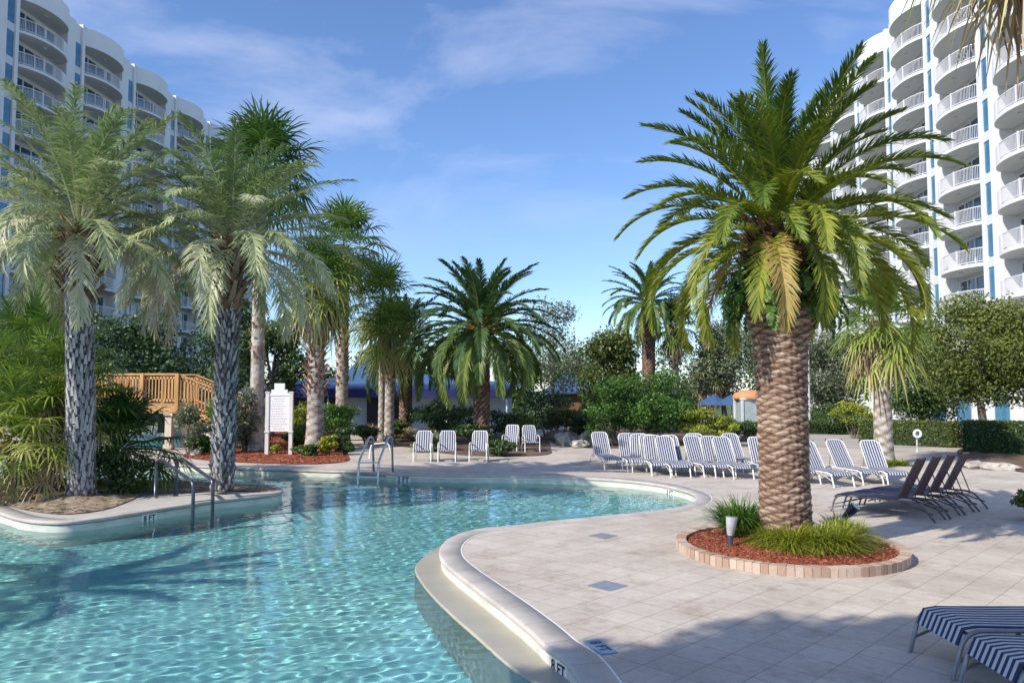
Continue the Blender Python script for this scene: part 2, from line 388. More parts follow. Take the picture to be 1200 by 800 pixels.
tc = N(nt, 'ShaderNodeTexCoord'); mp = N(nt, 'ShaderNodeMapping'); mp.inputs['Scale'].default_value = (1.0, 1.0, 2.6); mp.inputs['Rotation'].default_value = (R(12), R(-20), R(15)); mp.inputs['Location'].default_value = (.35, .2, .1)
L(tc.outputs['Generated'], mp.inputs[0])
tint = N(nt, 'ShaderNodeMix', data_type='RGBA', blend_type='MULTIPLY'); tint.inputs[0].default_value = 1; tint.inputs[7].default_value = (.80, .92, 1.13, 1); L(sky.outputs[0], tint.inputs[6])
nz = N(nt, 'ShaderNodeTexNoise'); nz.inputs['Scale'].default_value = 1.9; nz.inputs['Detail'].default_value = 9; nz.inputs['Roughness'].default_value = .58; nz.inputs['Distortion'].default_value = .5
L(mp.outputs[0], nz.inputs['Vector'])
cr = ramp(nt, [(.47, (0, 0, 0)), (.62, (.34, .34, .34)), (.8, (.62, .62, .62))]); L(nz.outputs['Fac'], cr.inputs[0])
sep = N(nt, 'ShaderNodeSeparateXYZ'); L(tc.outputs['Generated'], sep.inputs[0])
mr = N(nt, 'ShaderNodeMapRange'); mr.inputs[1].default_value = .12; mr.inputs[2].default_value = .38; L(sep.outputs['Z'], mr.inputs[0])
mm = N(nt, 'ShaderNodeMath', operation='MULTIPLY'); L(cr.outputs[0], mm.inputs[0]); L(mr.outputs[0], mm.inputs[1])
mix = N(nt, 'ShaderNodeMix', data_type='RGBA'); L(mm.outputs[0], mix.inputs[0]); L(tint.outputs[2], mix.inputs[6]); mix.inputs[7].default_value = (5.6, 5.7, 6.9, 1)
L(mix.outputs[2], bg.inputs[0]); L(bg.outputs[0], wo.inputs[0])
sc.view_settings.view_transform = 'Standard'; sc.view_settings.look = 'None'; sc.view_settings.gamma = 1; sc.view_settings.exposure = 0.4
sc.view_settings.use_curve_mapping = False
sc.cycles.max_bounces = 8; sc.cycles.diffuse_bounces = 3; sc.cycles.glossy_bounces = 3; sc.cycles.transmission_bounces = 4; sc.cycles.transparent_max_bounces = 8
sc.cycles.use_denoising = True; sc.cycles.caustics_refractive = True; sc.cycles.caustics_reflective = False
sc.cycles.sample_clamp_indirect = 6

# ================================================================ GROUND AND POOL
WZ = -.20
edge_px = [(690, 812), (664, 772), (642, 757), (622, 738), (590, 712), (558, 688), (533, 669), (520, 657), (516, 648), (518, 640), (527, 631), (545, 623), (570, 618),
           (600, 615.5), (640, 611), (680, 607), (715, 603.5), (745, 600.5), (775, 597), (800, 593), (813, 588.5), (817, 583), (812, 578), (797, 573), (775, 568), (745, 564), (700, 560.5),
           (640, 558.5), (580, 557.5), (520, 557), (450, 555), (400, 552), (340, 550), (280, 548), (220, 545), (165, 542), (90, 540), (20, 539)]
pool = [gp(*p)[:2] for p in edge_px]
pool += [(-20, 25.5), (-22, 21.5), (-17, 18.5), (-13.5, 15.5), (-12.8, 9), (-12.5, 3), (-8, 1.6), (-3, 1.4), (-.6, 1.9), (.4, 3.0), (.85, 4.3)]
pool = spline(pool)
if area(pool) < 0: pool = pool[::-1]
isl_px = [(-110, 574), (-60, 580), (-25, 590), (0, 600), (22, 607), (48, 610.5), (78, 611), (112, 607.5), (150, 602), (200, 594), (250, 586.5), (290, 582), (318, 579), (330, 575.5), (328, 571.5), (308, 567), (280, 565), (230, 563), (170, 561), (100, 558), (30, 556), (-60, 556), (-130, 562)]
isl = spline([gp(*p)[:2] for p in isl_px])
if area(isl) < 0: isl = isl[::-1]
chan = spline([gp(*p)[:2] for p in [(110, 526), (140, 527), (168, 526.5), (196, 525), (222, 522), (240, 518), (246, 512), (236, 506), (200, 503), (150, 501), (90, 501), (40, 505), (40, 520)]])
if area(chan) < 0: chan = chan[::-1]
big = [(-500, -60), (500, -60), (500, 900), (-500, 900)]
sheet('ground', [big, list(pool[::-1]), list(chan[::-1])], 0, M['pavers'])
sheet('island_deck', [list(isl)], .0, M['concrete'])
# walls: profile from under the coping down to the floor (the pool outline is CCW, outward = away from the water)
FZ = -1.55
sweep('pool_wall', pool, [(0.012, -.07), (.012, FZ)], M['pool_wall'])['kind'] = 'structure'
sweep('island_pool_wall', isl, [(-.012, -.07), (-.012, FZ)], M['pool_wall'])['kind'] = 'structure'
sweep('channel_wall', chan, [(0, 0), (0, -1.0)], M['pool_wall'])['kind'] = 'structure'
# coping: rounded nose, raised a little over the deck, and the light joint behind it
cprof = [(.012, -.058), (-.012, -.056), (-.02, -.045), (-.021, -.012), (-.016, .001), (.012, .008), (.30, .010), (.305, .001)]
sweep('pool_coping', pool, cprof, M['coping'])['kind'] = 'structure'
sweep('pool_coping_joint', pool, [(.305, .005), (.325, .005)], M['joint'])['kind'] = 'structure'
def coping_joints(P, side):
    d = np.r_[0, np.cumsum(np.linalg.norm(np.diff(P, axis=0), axis=1))]; n_ = int(d[-1]/.62); t = np.linspace(0, d[-1], n_+1)[:-1]
    Nn = normals2(P); q = QB()
    X = [np.interp(t, d, P[:, k]) for k in (0, 1)]; A = nrm(np.stack([np.interp(t, d, Nn[:, k]) for k in (0, 1)], 1))
    for i in range(len(t)):
        p = np.array([X[0][i], X[1][i]]); n1 = A[i]*side; T = np.array([-n1[1], n1[0]])*.004
        V = [(*(p-n1*.027-T), -.05), (*(p-n1*.027+T), -.05), (*(p-n1*.0-T), .0085), (*(p-n1*.0+T), .0085), (*(p+n1*.30-T), .0125), (*(p+n1*.30+T), .0125)]
        q.quads(V, [(0, 1, 3, 2), (2, 3, 5, 4)], .5)
    q.build('coping_grout', M['grout'])['kind'] = 'structure'
M['grout'] = pmat('grout', [(.26, .23, .20), (.34, .30, .27)], 8, .9)
coping_joints(pool, 1); coping_joints(isl, -1)
iprof = [(-o, z) for (o, z) in cprof]
sweep('island_coping', isl, iprof, M['coping'])['kind'] = 'structure'
sheet('pool_floor', [[(-26, -1), (14, -1), (14, 30), (-26, 30)]], FZ, M['plaster'])
sheet('channel_floor', [[(-30, 28), (-5, 28), (-5, 55), (-30, 55)]], -1.0, M['plaster'])
# the flat shelf along the foot of the nearest wall
led_px = [(690, 838), (664, 812), (640, 800), (600, 776), (560, 741), (527, 712), (505, 690), (491, 672), (486, 661), (490, 651), (502, 641), (520, 631), (548, 622), (585, 617)]
led = spline([gp(px, py+6, WZ+.02)[:2] for px, py in led_px], closed=False)
lin = spline([gp(*p)[:2] for p in [(700, 822), (672, 780), (622, 738), (590, 712), (558, 688), (533, 669), (520, 657), (516, 648), (518, 640), (527, 631), (545, 623), (570, 618), (600, 615.5)]], closed=False)
def resamp(P, n):
    d = np.r_[0, np.cumsum(np.linalg.norm(np.diff(P, axis=0), axis=1))]; t = np.linspace(0, d[-1], n)
    return np.stack([np.interp(t, d, P[:, 0]), np.interp(t, d, P[:, 1])], 1)
A_, B_ = resamp(led, 60), resamp(lin, 60); q = QB(); V = []
lz = WZ+.022
for a, b in zip(A_, B_):
    n_ = nrm(a-b); V += [(*(b-n_*.05), lz), (*(a-n_*.02), lz), (*a, lz-.02), (*(a+n_*.0), FZ)]
q.quads(V, [(i*4+j, i*4+j+1, (i+1)*4+j+1, (i+1)*4+j) for i in range(59) for j in range(3)], .5)
q.build('pool_ledge', M['ledge'], smooth=False)['kind'] = 'structure'

# water surface: a fine grid with real waves
def waves(X, Y):
    r = np.random.default_rng(3); Z = np.zeros_like(X)
    for i in range(64):
        lam = r.uniform(.10, .27) if i < 40 else r.uniform(.34, 1.4)
        th = r.normal(-.38, .38) if i % 4 else r.uniform(0, PI)
        k = 2*PI/lam; ph = r.uniform(0, 2*PI); amp = (.00098*lam if i < 40 else .0007*lam)
        Z += amp*np.sin(k*(X*math.sin(th)+Y*math.cos(th))+ph+(1.1 if lam > .34 else 2.2)*np.sin(.9*X*math.cos(th)-.8*Y*math.sin(th)+ph*2))
    return Z
def water(name, P, z, g, amp=1):
    x0, y0 = P.min(0)-.2; x1, y1 = P.max(0)+.2
    xs = np.arange(x0, x1, g); ys = np.arange(y0, y1, g); X, Y = np.meshgrid(xs, ys, indexing='ij')
    cx = (X[:-1, :-1]+X[1:, 1:])/2; cy = (Y[:-1, :-1]+Y[1:, 1:])/2
    ctr = P.mean(0)
    k = inside(P, cx, cy)
    for _ in range(2):
        kk = k.copy(); kk[1:] |= k[:-1]; kk[:-1] |= k[1:]; kk[:, 1:] |= k[:, :-1]; kk[:, :-1] |= k[:, 1:]; k = kk
    nx, ny = X.shape; idx = np.arange(nx*ny).reshape(nx, ny)
    Q = np.stack([idx[:-1, :-1], idx[1:, :-1], idx[1:, 1:], idx[:-1, 1:]], -1)[k]
    Z = z+amp*waves(X, Y); V = np.stack([X, Y, Z], -1).reshape(-1, 3)
    u = np.unique(Q); mp_ = -np.ones(nx*ny, int); mp_[u] = np.arange(len(u))
    q = QB(); q.quads(V[u], mp_[Q], .5); o = q.build(name, M['water'], smooth=True); o['kind'] = 'structure'
    return o
wo_ = water('water', pool, WZ, .034)
wc_ = water('channel_water', chan, WZ-.05, .25)
for o in (wo_, wc_): o.cycles.is_caustics_caster = True
for n_ in ('pool_floor', 'pool_wall', 'channel_floor', 'channel_wall', 'island_pool_wall', 'pool_ledge'): bpy.data.objects[n_].cycles.is_caustics_receiver = True

# inlaid blue-grey pavers
for i, (px, py) in enumerate([(712, 686), (707, 627.5)]):
    c = gp(px, py); h = .26
    sheet('deck_inlay', [[(c[0]-h, c[1]), (c[0], c[1]-h), (c[0]+h, c[1]), (c[0], c[1]+h)]], .004, M['paver_blue'])

# planting beds, road, lawn (each a sheet a few mm above the one below)
def pxsheet(name, pts, z, mat, kind='structure', sm=True):
    P = [gp(*p)[:2] for p in pts]
    if sm: P = [tuple(p) for p in spline(P, step=.5)]
    return sheet(name, [P], z, mat, kind)
mb = pxsheet('planting_bed', [(214, 535), (250, 540), (310, 543), (370, 544), (405, 541), (408, 534), (400, 520), (390, 508), (330, 504), (260, 506), (252, 516), (236, 525)], .02, M['mulch'])
pxsheet('planting_bed', [(430, 519), (470, 523), (505, 529), (540, 533), (590, 535), (640, 533), (645, 526), (640, 515), (620, 509), (520, 507), (440, 508)], .02, M['dirt_bed'])
pxsheet('planting_bed', [(650, 520), (690, 525), (760, 524), (850, 519), (900, 512), (880, 504), (780, 500), (680, 501), (640, 507)], .02, M['dirt_bed'])
pxsheet('planting_bed', [(1128, 540), (1170, 549), (1260, 560), (1400, 560), (1400, 520), (1200, 518), (1132, 524)], .03, M['dirt_bed'])
pxsheet('road', [(800, 508), (940, 522), (1030, 525), (1200, 519), (1200, 512), (1000, 507), (880, 500), (780, 496)], .008, M['road'])
sheet('lawn', [[(-300, 52), (300, 52), (300, 850), (-300, 850)]], .006, M['lawn'])
# soil mound of the island
def mound(name, P, hgt, mat, z0=.0, inset=.35, kind='structure', seed=1):
    Nn = normals2(P); c = P.mean(0); q = QB(); V = []; n = len(P); r = np.random.default_rng(seed); K = 9
    ring0 = P-Nn*inset
    for k in range(K):
        t = k/(K-1); ring = ring0*(1-t*.96)+c*(t*.96)
        zz = z0+.02+hgt*(1-(1-t)**2.2)+r.normal(0, .012, n)*(1 if k else 0)
        V.append(np.c_[ring, zz])
    V = np.concatenate(V); Q = [(k*n+i, k*n+(i+1) % n, (k+1)*n+(i+1) % n, (k+1)*n+i) for k in range(K-1) for i in range(n)]
    q.quads(V, Q, .5); o = q.build(name, mat, smooth=True)
    if kind: o['kind'] = kind
    return o
iso = resamp(np.r_[isl, isl[:1]], 120)[:-1]
bedpx = [(-100, 578), (-40, 582), (0, 590), (30, 598), (80, 603), (120, 598), (150, 588), (175, 579), (230, 577), (270, 576), (322, 576), (322, 573), (300, 569), (230, 566), (100, 562), (-60, 560)]
bedP = spline([gp(*p)[:2] for p in bedpx], step=.25)
if area(bedP) < 0: bedP = bedP[::-1]
mound('island_soil', bedP, .13, M['soil'], inset=.0)

def litter(name, P, n, mat, z, label, cat, seed, l0=.03, l1=.12, w=.008, zf=None):
    r = np.random.default_rng(seed); lo, hi = P.min(0), P.max(0); pts = r.uniform(lo, hi, (n*3, 2)); pts = pts[inside(P, pts[:, 0].copy(), pts[:, 1].copy())][:n]; n = len(pts)
    az = r.uniform(0, PI, n); l = r.uniform(l0, l1, n)**1.0; C = np.c_[pts, z+(zf(pts) if zf is not None else 0)+r.uniform(.004, .03, n)]
    d = np.c_[np.cos(az), np.sin(az), r.normal(0, .18, n)]; S = np.c_[-np.sin(az), np.cos(az), r.normal(0, .6, n)]
    q = QB(); q.ribbons(np.stack([C-d*l[:, None]/2, C+d*l[:, None]/2+np.array([0, 0, .004])], 1), np.stack([S*w, S*w*.6], 1), r.uniform(0, 1, n))
    return tag(q.build(name, mat), label, cat, kind='stuff')
bedc = bedP.mean(0)
def bedz(p):
    u = np.linalg.norm(p-bedc, axis=1)/(np.linalg.norm(p-bedc, axis=1)+np.array([np.min(np.linalg.norm(bedP-a, axis=1)) for a in p])); return .13*(1-u**2.2)
litter('leaf_litter', bedP, 2600, M['dead_frond'], .02, 'dry tan leaf litter on the soil of the pool island', 'litter', 5, .04, .22, .009, bedz)
mbP = spline([gp(*p)[:2] for p in [(214, 535), (250, 540), (310, 543), (370, 544), (405, 541), (408, 534), (400, 520), (390, 508), (330, 504), (260, 506), (252, 516), (236, 525)]], step=.5)
litter('mulch_chips', mbP, 9000, M['mulch_chip'], .02, 'loose red mulch chips in the bed under the rules board', 'mulch', 6, .03, .12, .014)
# ================================================================ PALMS
def frond(q, base, az, e0, Ln, droop, ll, wl, v_up, tone, nleaf=62, leaf_droop=.25, twist=0, s0=.14, p=1.4, raw=.022, ang=(62, 28), jit=.08, rt=.72):
    m = 26; s = np.linspace(0, 1, m); e = e0-droop*s**p
    dx = np.cos(e); dz = np.sin(e); ds = Ln/(m-1)
    azs = az+twist*s**2
    T = np.stack([np.cos(azs)*dx, np.sin(azs)*dx, dz], 1)
    C = np.asarray(base)+np.concatenate([[[0, 0, 0]], np.cumsum((T[:-1]+T[1:])/2*ds, axis=0)])
    S = np.stack([-np.sin(azs), np.cos(azs), np.zeros(m)], 1); U = np.cross(T, S)*-1
    U = np.where((U[:, 2:] < 0) & (np.abs(e)[:, None] < 1.4), U, U)
    U = np.cross(S, T)*-1; U = np.cross(T, S)
    # make U the upper side of the frond
    up0 = np.stack([-np.cos(azs)*dz, -np.sin(azs)*dz, dx], 1); U = up0
    # rachis
    w_ = raw*(1-.8*s)[:, None]
    q.ribbons(C[None], (S*w_)[None], rt); q.ribbons(C[None]-U[None]*.004, (U*w_*.6)[None], rt)
    sl_ = np.linspace(s0, .995, nleaf)+rng.uniform(-.4, .4, nleaf)/nleaf*.7
    sl_ = np.clip(sl_, 0, 1)
    f = lambda A: np.stack([np.interp(sl_, s, A[:, k]) for k in range(3)], 1)
    c, t, sd, u = f(C), f(T), f(S), f(U)
    prof = np.interp(sl_, [0, .14, .3, .6, .85, 1], [.25, .55, .9, 1, .72, .38])
    for sg in (-1, 1):
        a = np.radians(np.interp(sl_, [0, 1], ang))+rng.normal(0, jit, nleaf)
        vv = v_up+rng.normal(0, .16, nleaf)
        out = nrm(sd*sg*np.cos(vv)[:, None]+u*np.sin(vv)[:, None])
        d = nrm(t*np.cos(a)[:, None]+out*np.sin(a)[:, None])
        l = ll*prof*rng.uniform(.85, 1.1, nleaf)
        g = np.array([0, 0, -1.])
        p0 = c; p1 = c+d*(l*.5)[:, None]+g*(leaf_droop*l*.10)[:, None]; p2 = c+d*l[:, None]*(1-.12*leaf_droop)+g*(leaf_droop*l*.52)[:, None]
        W = nrm(t-d*np.sum(t*d, 1)[:, None]); W = nrm(W+u*rng.normal(0, .25, nleaf)[:, None])
        ww = wl*rng.uniform(.8, 1.2, nleaf)
        Wd = np.stack([W*ww[:, None]*.7, W*ww[:, None], W*ww[:, None]*.1], 1)
        q.ribbons(np.stack([p0, p1, p2], 1), Wd, np.clip(tone+rng.normal(0, .07, nleaf), 0, 1))

def date_crown(name, mat, Ln, n, seed, top=86, bot=-38, ll=.42, wl=.016, tones=(.25, .62), nleaf=62, leaf_droop=.25, rcore=.28, hcore=.5, droop=(35, 95), raw=.022, parent=None, loc=None, dead=0, v_up=.45, jit=.08, pw=.85, seedaz=0, p=1.4):
    global rng
    rng = np.random.default_rng(seed); q = QB()
    for i in range(n):
        f = i/(n-1); az = i*2.39996+rng.normal(0, .12)+seedaz
        e0 = R(top-(top-bot)*f**pw+rng.normal(0, 4))
        dr = R(np.interp(f, [0, .5, 1], [droop[0], (droop[0]+droop[1])*.5, droop[1]])*rng.uniform(.8, 1.2))
        b = (math.cos(az)*rcore*f**.5, math.sin(az)*rcore*f**.5, hcore*(1-f))
        tn = tones[0]+(tones[1]-tones[0])*(f**1.2)+rng.normal(0, .06)
        if dead and f > 1-dead: tn = .97
        frond(q, b, az, e0, Ln*rng.uniform(.88, 1.08)*(.82 if f < .08 else 1), dr, ll, wl, v_up, tn, nleaf, leaf_droop*(1+f), rng.normal(0, .25), raw=raw, jit=jit, p=p)
    return q.build(name, mat, parent, loc)

def lathe_trunk(name, mat, h, prof, parent, nz=160, nt=72, rows=.10, per=12, depth=.035, tone_mid=.5, wide=1.0, lean=(0, 0), flare=.12, jit=.3, seed=0, smooth=True, skirt=0, sharp=1.0, loc=None, rough=0):
    """trunk with real leaf scars: prof = [(z fraction, radius)...]"""
    r = np.random.default_rng(seed); z = np.linspace(0, h, nz); th = np.linspace(0, 2*PI, nt, endpoint=False)
    rad = np.interp(z/h, [p[0] for p in prof], [p[1] for p in prof])
    Z, TH = np.meshgrid(z, th, indexing='ij')
    Zw = Z+.012*np.sin(TH*3+Z*2)+.01*np.sin(TH*7-Z*5)
    best = np.zeros_like(Z)
    row0 = np.floor(Zw/rows)
    rj = r.uniform(-jit, jit, (4000,)); dj = r.uniform(.55, 1.15, 4000)
    for dr in (-1, 0, 1):
        row = row0+dr; vz = (Zw-(row+.5)*rows)/rows           # -1.5..1.5
        uu = TH/(2*PI)*per+.5*(row % 2)+row*.07; cell = np.floor(uu); fu = (uu-cell-.5)*2
        key = ((row*31+cell*17).astype(int)) % 4000
        hgt = (1-np.abs(fu)**1.6*wide-np.abs(vz/1.05+rj[key]*.15)**1.1)
        hgt = np.clip(hgt, 0, 1)**sharp*dj[key]
        best = np.maximum(best, hgt)
    D = depth*(best-.35)+(r.normal(0, 1, Z.shape)*rough*.35+rough*np.sin(TH*23+4*np.sin(Z*3))*np.sin(Z*9+TH*5) if rough else 0)
    Rr = rad[:, None]+D
    cx = lean[0]*(Z/h)+lean[0]*.0; cy = lean[1]*(Z/h)
    X = cx+Rr*np.cos(TH); Y = cy+Rr*np.sin(TH)
    V = np.stack([X, Y, Z+depth*.5*best], -1).reshape(-1, 3); idx = np.arange(nz*nt).reshape(nz, nt)
    Q = np.stack([idx[:-1], np.roll(idx, -1, 1)[:-1], np.roll(idx, -1, 1)[1:], idx[1:]], -1).reshape(-1, 4)
    tb = (best[:-1]+best[1:])/2; tn = np.clip(tone_mid-.45+.95*tb+r.normal(0, .05, tb.shape), 0, 1)
    q = QB(); q.quads(V, Q, tn.reshape(-1)); return q.build(name, mat, parent, loc, smooth=smooth)

def add_boots(q, z0, z1, rad, n, seed, ln=.32, w=.10, lean=(0, 0), h=1, out=.5, tone=(.25, .8), up=1):
    r = np.random.default_rng(seed)
    for i in range(n):
        f = i/n; z = z0+(z1-z0)*f; az = i*2.39996+r.normal(0, .15)
        d = np.array([math.cos(az), math.sin(az), 0]); S = np.array([-d[1], d[0], 0])
        c = np.array([lean[0]*z/h, lean[1]*z/h, z])+d*rad*.85; L_ = ln*r.uniform(.6, 1.2); o = out*r.uniform(.7, 1.3)
        p0 = c; p1 = c+d*L_*o*.5+np.array([0, 0, up*L_*.55]); p2 = c+d*L_*o+np.array([0, 0, up*L_*.95])
        C = np.array([[p0, p1, p2]]); W = np.array([[S*w, S*w*.7, S*w*.5*r.uniform(.6, 1)]])
        tn = r.uniform(*tone); q.ribbons(C, W, tn)
        q.ribbons(C-d*.035, W*.95, tn*.7)
        v = np.concatenate([np.array([p2-S*w*.4, p2+S*w*.4, p2+S*w*.4-d*.04, p2-S*w*.4-d*.04])]); q.quads(v, [(0, 1, 2, 3)], tn)
        for sg in (-1, 1):
            v = np.array([p0+sg*S*w, p1+sg*S*w*.7, p1+sg*S*w*.7-d*.04, p0+sg*S*w-d*.04, p2+sg*S*w*.5, p2+sg*S*w*.5-d*.04])
            q.quads(v, [(0, 1, 2, 3), (1, 4, 5, 2)], tn*.75)

def fan_leaf(q, base, az, el, pet, rad, tone, nseg=24, droop=.5, wseg=.028, spread=150, fold=.25):
    T = np.array([math.cos(az)*math.cos(el), math.sin(az)*math.cos(el), math.sin(el)]); S = np.array([-math.sin(az), math.cos(az), 0.]); U = np.cross(S, T)*-1
    if U[2] < 0: U = -U
    base = np.asarray(base, float); g = np.array([0, 0, -1.])
    m = 4; s = np.linspace(0, 1, m)[:, None]
    C = base+T*pet*s+g*(droop*.22*pet)*s**2
    q.ribbons(C[None], (S*np.linspace(.028, .016, m)[:, None])[None], min(1, tone+.15)); q.ribbons(C[None]-U*.006, (U*.012*np.ones((m, 1)))[None], tone)
    hub = C[-1]; T2 = nrm(C[-1]-C[-2]); 
    a = np.radians(np.linspace(-spread, spread, nseg))+rng.normal(0, .03, nseg)
    d = nrm(T2*np.cos(a)[:, None]+S*np.sin(a)[:, None]+U*(fold*np.abs(np.sin(a)))[:, None])
    l = rad*(.72+.28*np.cos(a*.6))*rng.uniform(.9, 1.08, nseg)
    start = hub+T2*np.cos(a)[:, None]*.02
    k = np.array([0, .35, .7, 1.0])
    dd = droop*rng.uniform(.7, 1.3, nseg)
    P_ = np.stack([start+d*(l*kk*(1-.15*kk*dd))[:, None]+g*(l*dd*.75*kk**2.4)[:, None] for kk in k], 1)
    Wv = nrm(np.cross(d, U)+U*.25*rng.choice([-1, 1], nseg)[:, None])
    wd = np.array([.35, 1, .75, .08])*wseg
    q.ribbons(P_, Wv[:, None, :]*wd[None, :, None], np.clip(tone+rng.normal(0, .06, nseg), 0, 1))

def fan_crown(name, mat, n, seed, pet=.9, rad=.85, top=85, bot=-55, tones=(.2, .6), droop=(.25, .9), parent=None, loc=None, nseg=24, rcore=.15, hcore=.5, wseg=.03, pw=.9, dead=0):
    global rng
    rng = np.random.default_rng(seed); q = QB()
    for i in range(n):
        f = i/(n-1); az = i*2.39996+rng.normal(0, .15); el = R(top-(top-bot)*f**pw+rng.normal(0, 6))
        tn = tones[0]+(tones[1]-tones[0])*f**1.5+rng.normal(0, .07)
        if f > 1-dead: tn = .97
        b = (math.cos(az)*rcore*f, math.sin(az)*rcore*f, hcore*(1-f))
        fan_leaf(q, b, az, el, pet*rng.uniform(.8, 1.15), rad*rng.uniform(.85, 1.1), tn, nseg, droop[0]+(droop[1]-droop[0])*f, wseg)
    return q.build(name, mat, parent, loc)

def skirt(name, mat, n, seed, rad, length, w=.03, parent=None, loc=None, flare=.5, h=.6):
    r = np.random.default_rng(seed); q = QB()
    az = r.uniform(0, 2*PI, n); d = np.stack([np.cos(az), np.sin(az), np.zeros(n)], 1); S = np.stack([-np.sin(az), np.cos(az), np.zeros(n)], 1)
    z = r.uniform(-h, 0, n); L_ = length*r.uniform(.5, 1.1, n); fl = flare*r.uniform(.2, 1.2, n); g = np.array([0, 0, -1.])
    p0 = d*rad+np.c_[np.zeros((n, 2)), z]; p1 = p0+d*(fl*.7)[:, None]*L_[:, None]+g*(L_*.25)[:, None]; p2 = p0+d*fl[:, None]*L_[:, None]+g*(L_*.65)[:, None]; p3 = p0+d*(fl*.85)[:, None]*L_[:, None]+g*L_[:, None]
    W = S*(w*r.uniform(.5, 1.3, n))[:, None]
    q.ribbons(np.stack([p0, p1, p2, p3], 1), np.stack([W*.6, W, W*.8, W*.2], 1), r.uniform(0, 1, n))
    return q.build(name, mat, parent, loc)

# --- the big date palm in the brick ring
px0 = gp(921, 645)
main = empty('date_palm', (px0[0], px0[1], 0), 0, 'tall canary date palm with a thick scarred trunk in the brick ringed bed', 'palm tree')
lathe_trunk('trunk', M['trunk_date'], 4.65, [(0, .41), (.08, .38), (.25, .355), (.55, .37), (.68, .40), (.74, .49), (.85, .46), (1, .36)], main, nz=540, nt=120, rows=.056, per=7, depth=.034, tone_mid=.50, wide=.85, seed=2, rough=.009, jit=.8, lean=(-.02, 0), sharp=.9)
q = QB(); add_boots(q, 3.45, 4.95, .47, 190, 5, ln=.34, w=.09, out=.65, tone=(.0, .34)); q.build('leaf_bases', M['boot'], main)
date_crown('crown', M['frond_main'], 2.42, 84, 11, ll=.37, wl=.0115, tones=(.30, .76), nleaf=112, leaf_droop=.2, droop=(24, 118), parent=main, loc=(0, 0, 4.6), dead=.02, jit=.13, rcore=.34, hcore=.65, top=87, bot=-4, pw=.95, raw=.03)
def ferns(q, n, seed, rad, z0, z1, L_, tone=(.3, .9)):
    global rng
    rng = np.random.default_rng(seed)
    for i in range(n):
        az = rng.uniform(0, 2*PI); z = rng.uniform(z0, z1)
        frond(q, (math.cos(az)*rad, math.sin(az)*rad, z), az, R(rng.uniform(-5, 45)), L_*rng.uniform(.7, 1.2), R(rng.uniform(90, 130)), .10, .022, .1, rng.uniform(*tone), 16, .3, raw=.006, ang=(75, 60), s0=.1)
q = QB(); ferns(q, 190, 4, .48, 3.55, 4.35, .6); q.build('fern_growth', M['leaf_bright'], main)

# --- brick ring, mulch, liriope, lamps
rc = gp(924, 645.5); RR = 1.58
ring = empty('brick_planter_ring', (rc[0], rc[1], 0), 0, 'low round ring of upright bricks around the tall date palm', 'planter')
q = QB(); nb = 96; r_ = random.Random(4)
for i in range(nb):
    a = 2*PI*i/nb; q.box((math.cos(a)*RR, math.sin(a)*RR, .065+r_.uniform(-.006, .004)), (.15+r_.uniform(-.008, .008), 2*PI*RR/nb-.008, .13), a, r_.random())
q.build('brick_course', M['brick'], ring)
q = QB(); th = np.linspace(0, 2*PI, 97)[:-1]; K = 8
# mortar core, slightly smaller than the bricks
V = []
for (rr, zz) in [(RR-.068, .0), (RR-.068, .122), (RR+.066, .122), (RR+.066, 0)]: V += [(math.cos(t)*rr, math.sin(t)*rr, zz) for t in th]
Q = [(k*96+i, k*96+(i+1) % 96, (k+1)*96+(i+1) % 96, (k+1)*96+i) for k in range(3) for i in range(96)]
q.quads(V, Q, .6); q.build('mortar', M['concrete'], ring)
def disc_mulch(name, c, rad, z0, h, mat):
    r = np.random.default_rng(8); q = QB(); K = 14; n = 90; V = []
    for k in range(K):
        t = k/(K-1); rr = rad*(1-t*.995); a = np.arange(n)*2*PI/n
        V.append(np.c_[np.cos(a)*rr, np.sin(a)*rr, z0+h*(1-(rr/rad)**2)+r.normal(0, .008, n)*(k > 0)])
    q.quads(np.concatenate(V), [(k*n+i, k*n+(i+1) % n, (k+1)*n+(i+1) % n, (k+1)*n+i) for k in range(K-1) for i in range(n)], .5)
    # loose chips
    m = 5200; a = r.uniform(0, 2*PI, m); rr = rad*np.sqrt(r.uniform(0, 1, m))*.98; az = r.uniform(0, PI, m); l = r.uniform(.015, .05, m)
    C = np.c_[np.cos(a)*rr, np.sin(a)*rr, z0+h*(1-(rr/rad)**2)+.012]; d = np.c_[np.cos(az), np.sin(az), r.normal(0, .25, m)]
    S = np.c_[-np.sin(az), np.cos(az), r.normal(0, .5, m)]
    o = q.build(name, mat, loc=(c[0], c[1], 0), smooth=True)
    q2 = QB(); q2.ribbons(np.stack([C-d*l[:, None]/2, C+d*l[:, None]/2], 1), np.stack([S*.006]*2, 1), r.uniform(0, 1, m))
    o2 = q2.build('chips', M['mulch_chip'], o); o2['kind'] = 'stuff'
    return o
tag(disc_mulch('mulch', rc, RR-.07, .08, .11, M['mulch']), 'red wood mulch filling the brick ring under the tall date palm', 'mulch', kind='stuff')

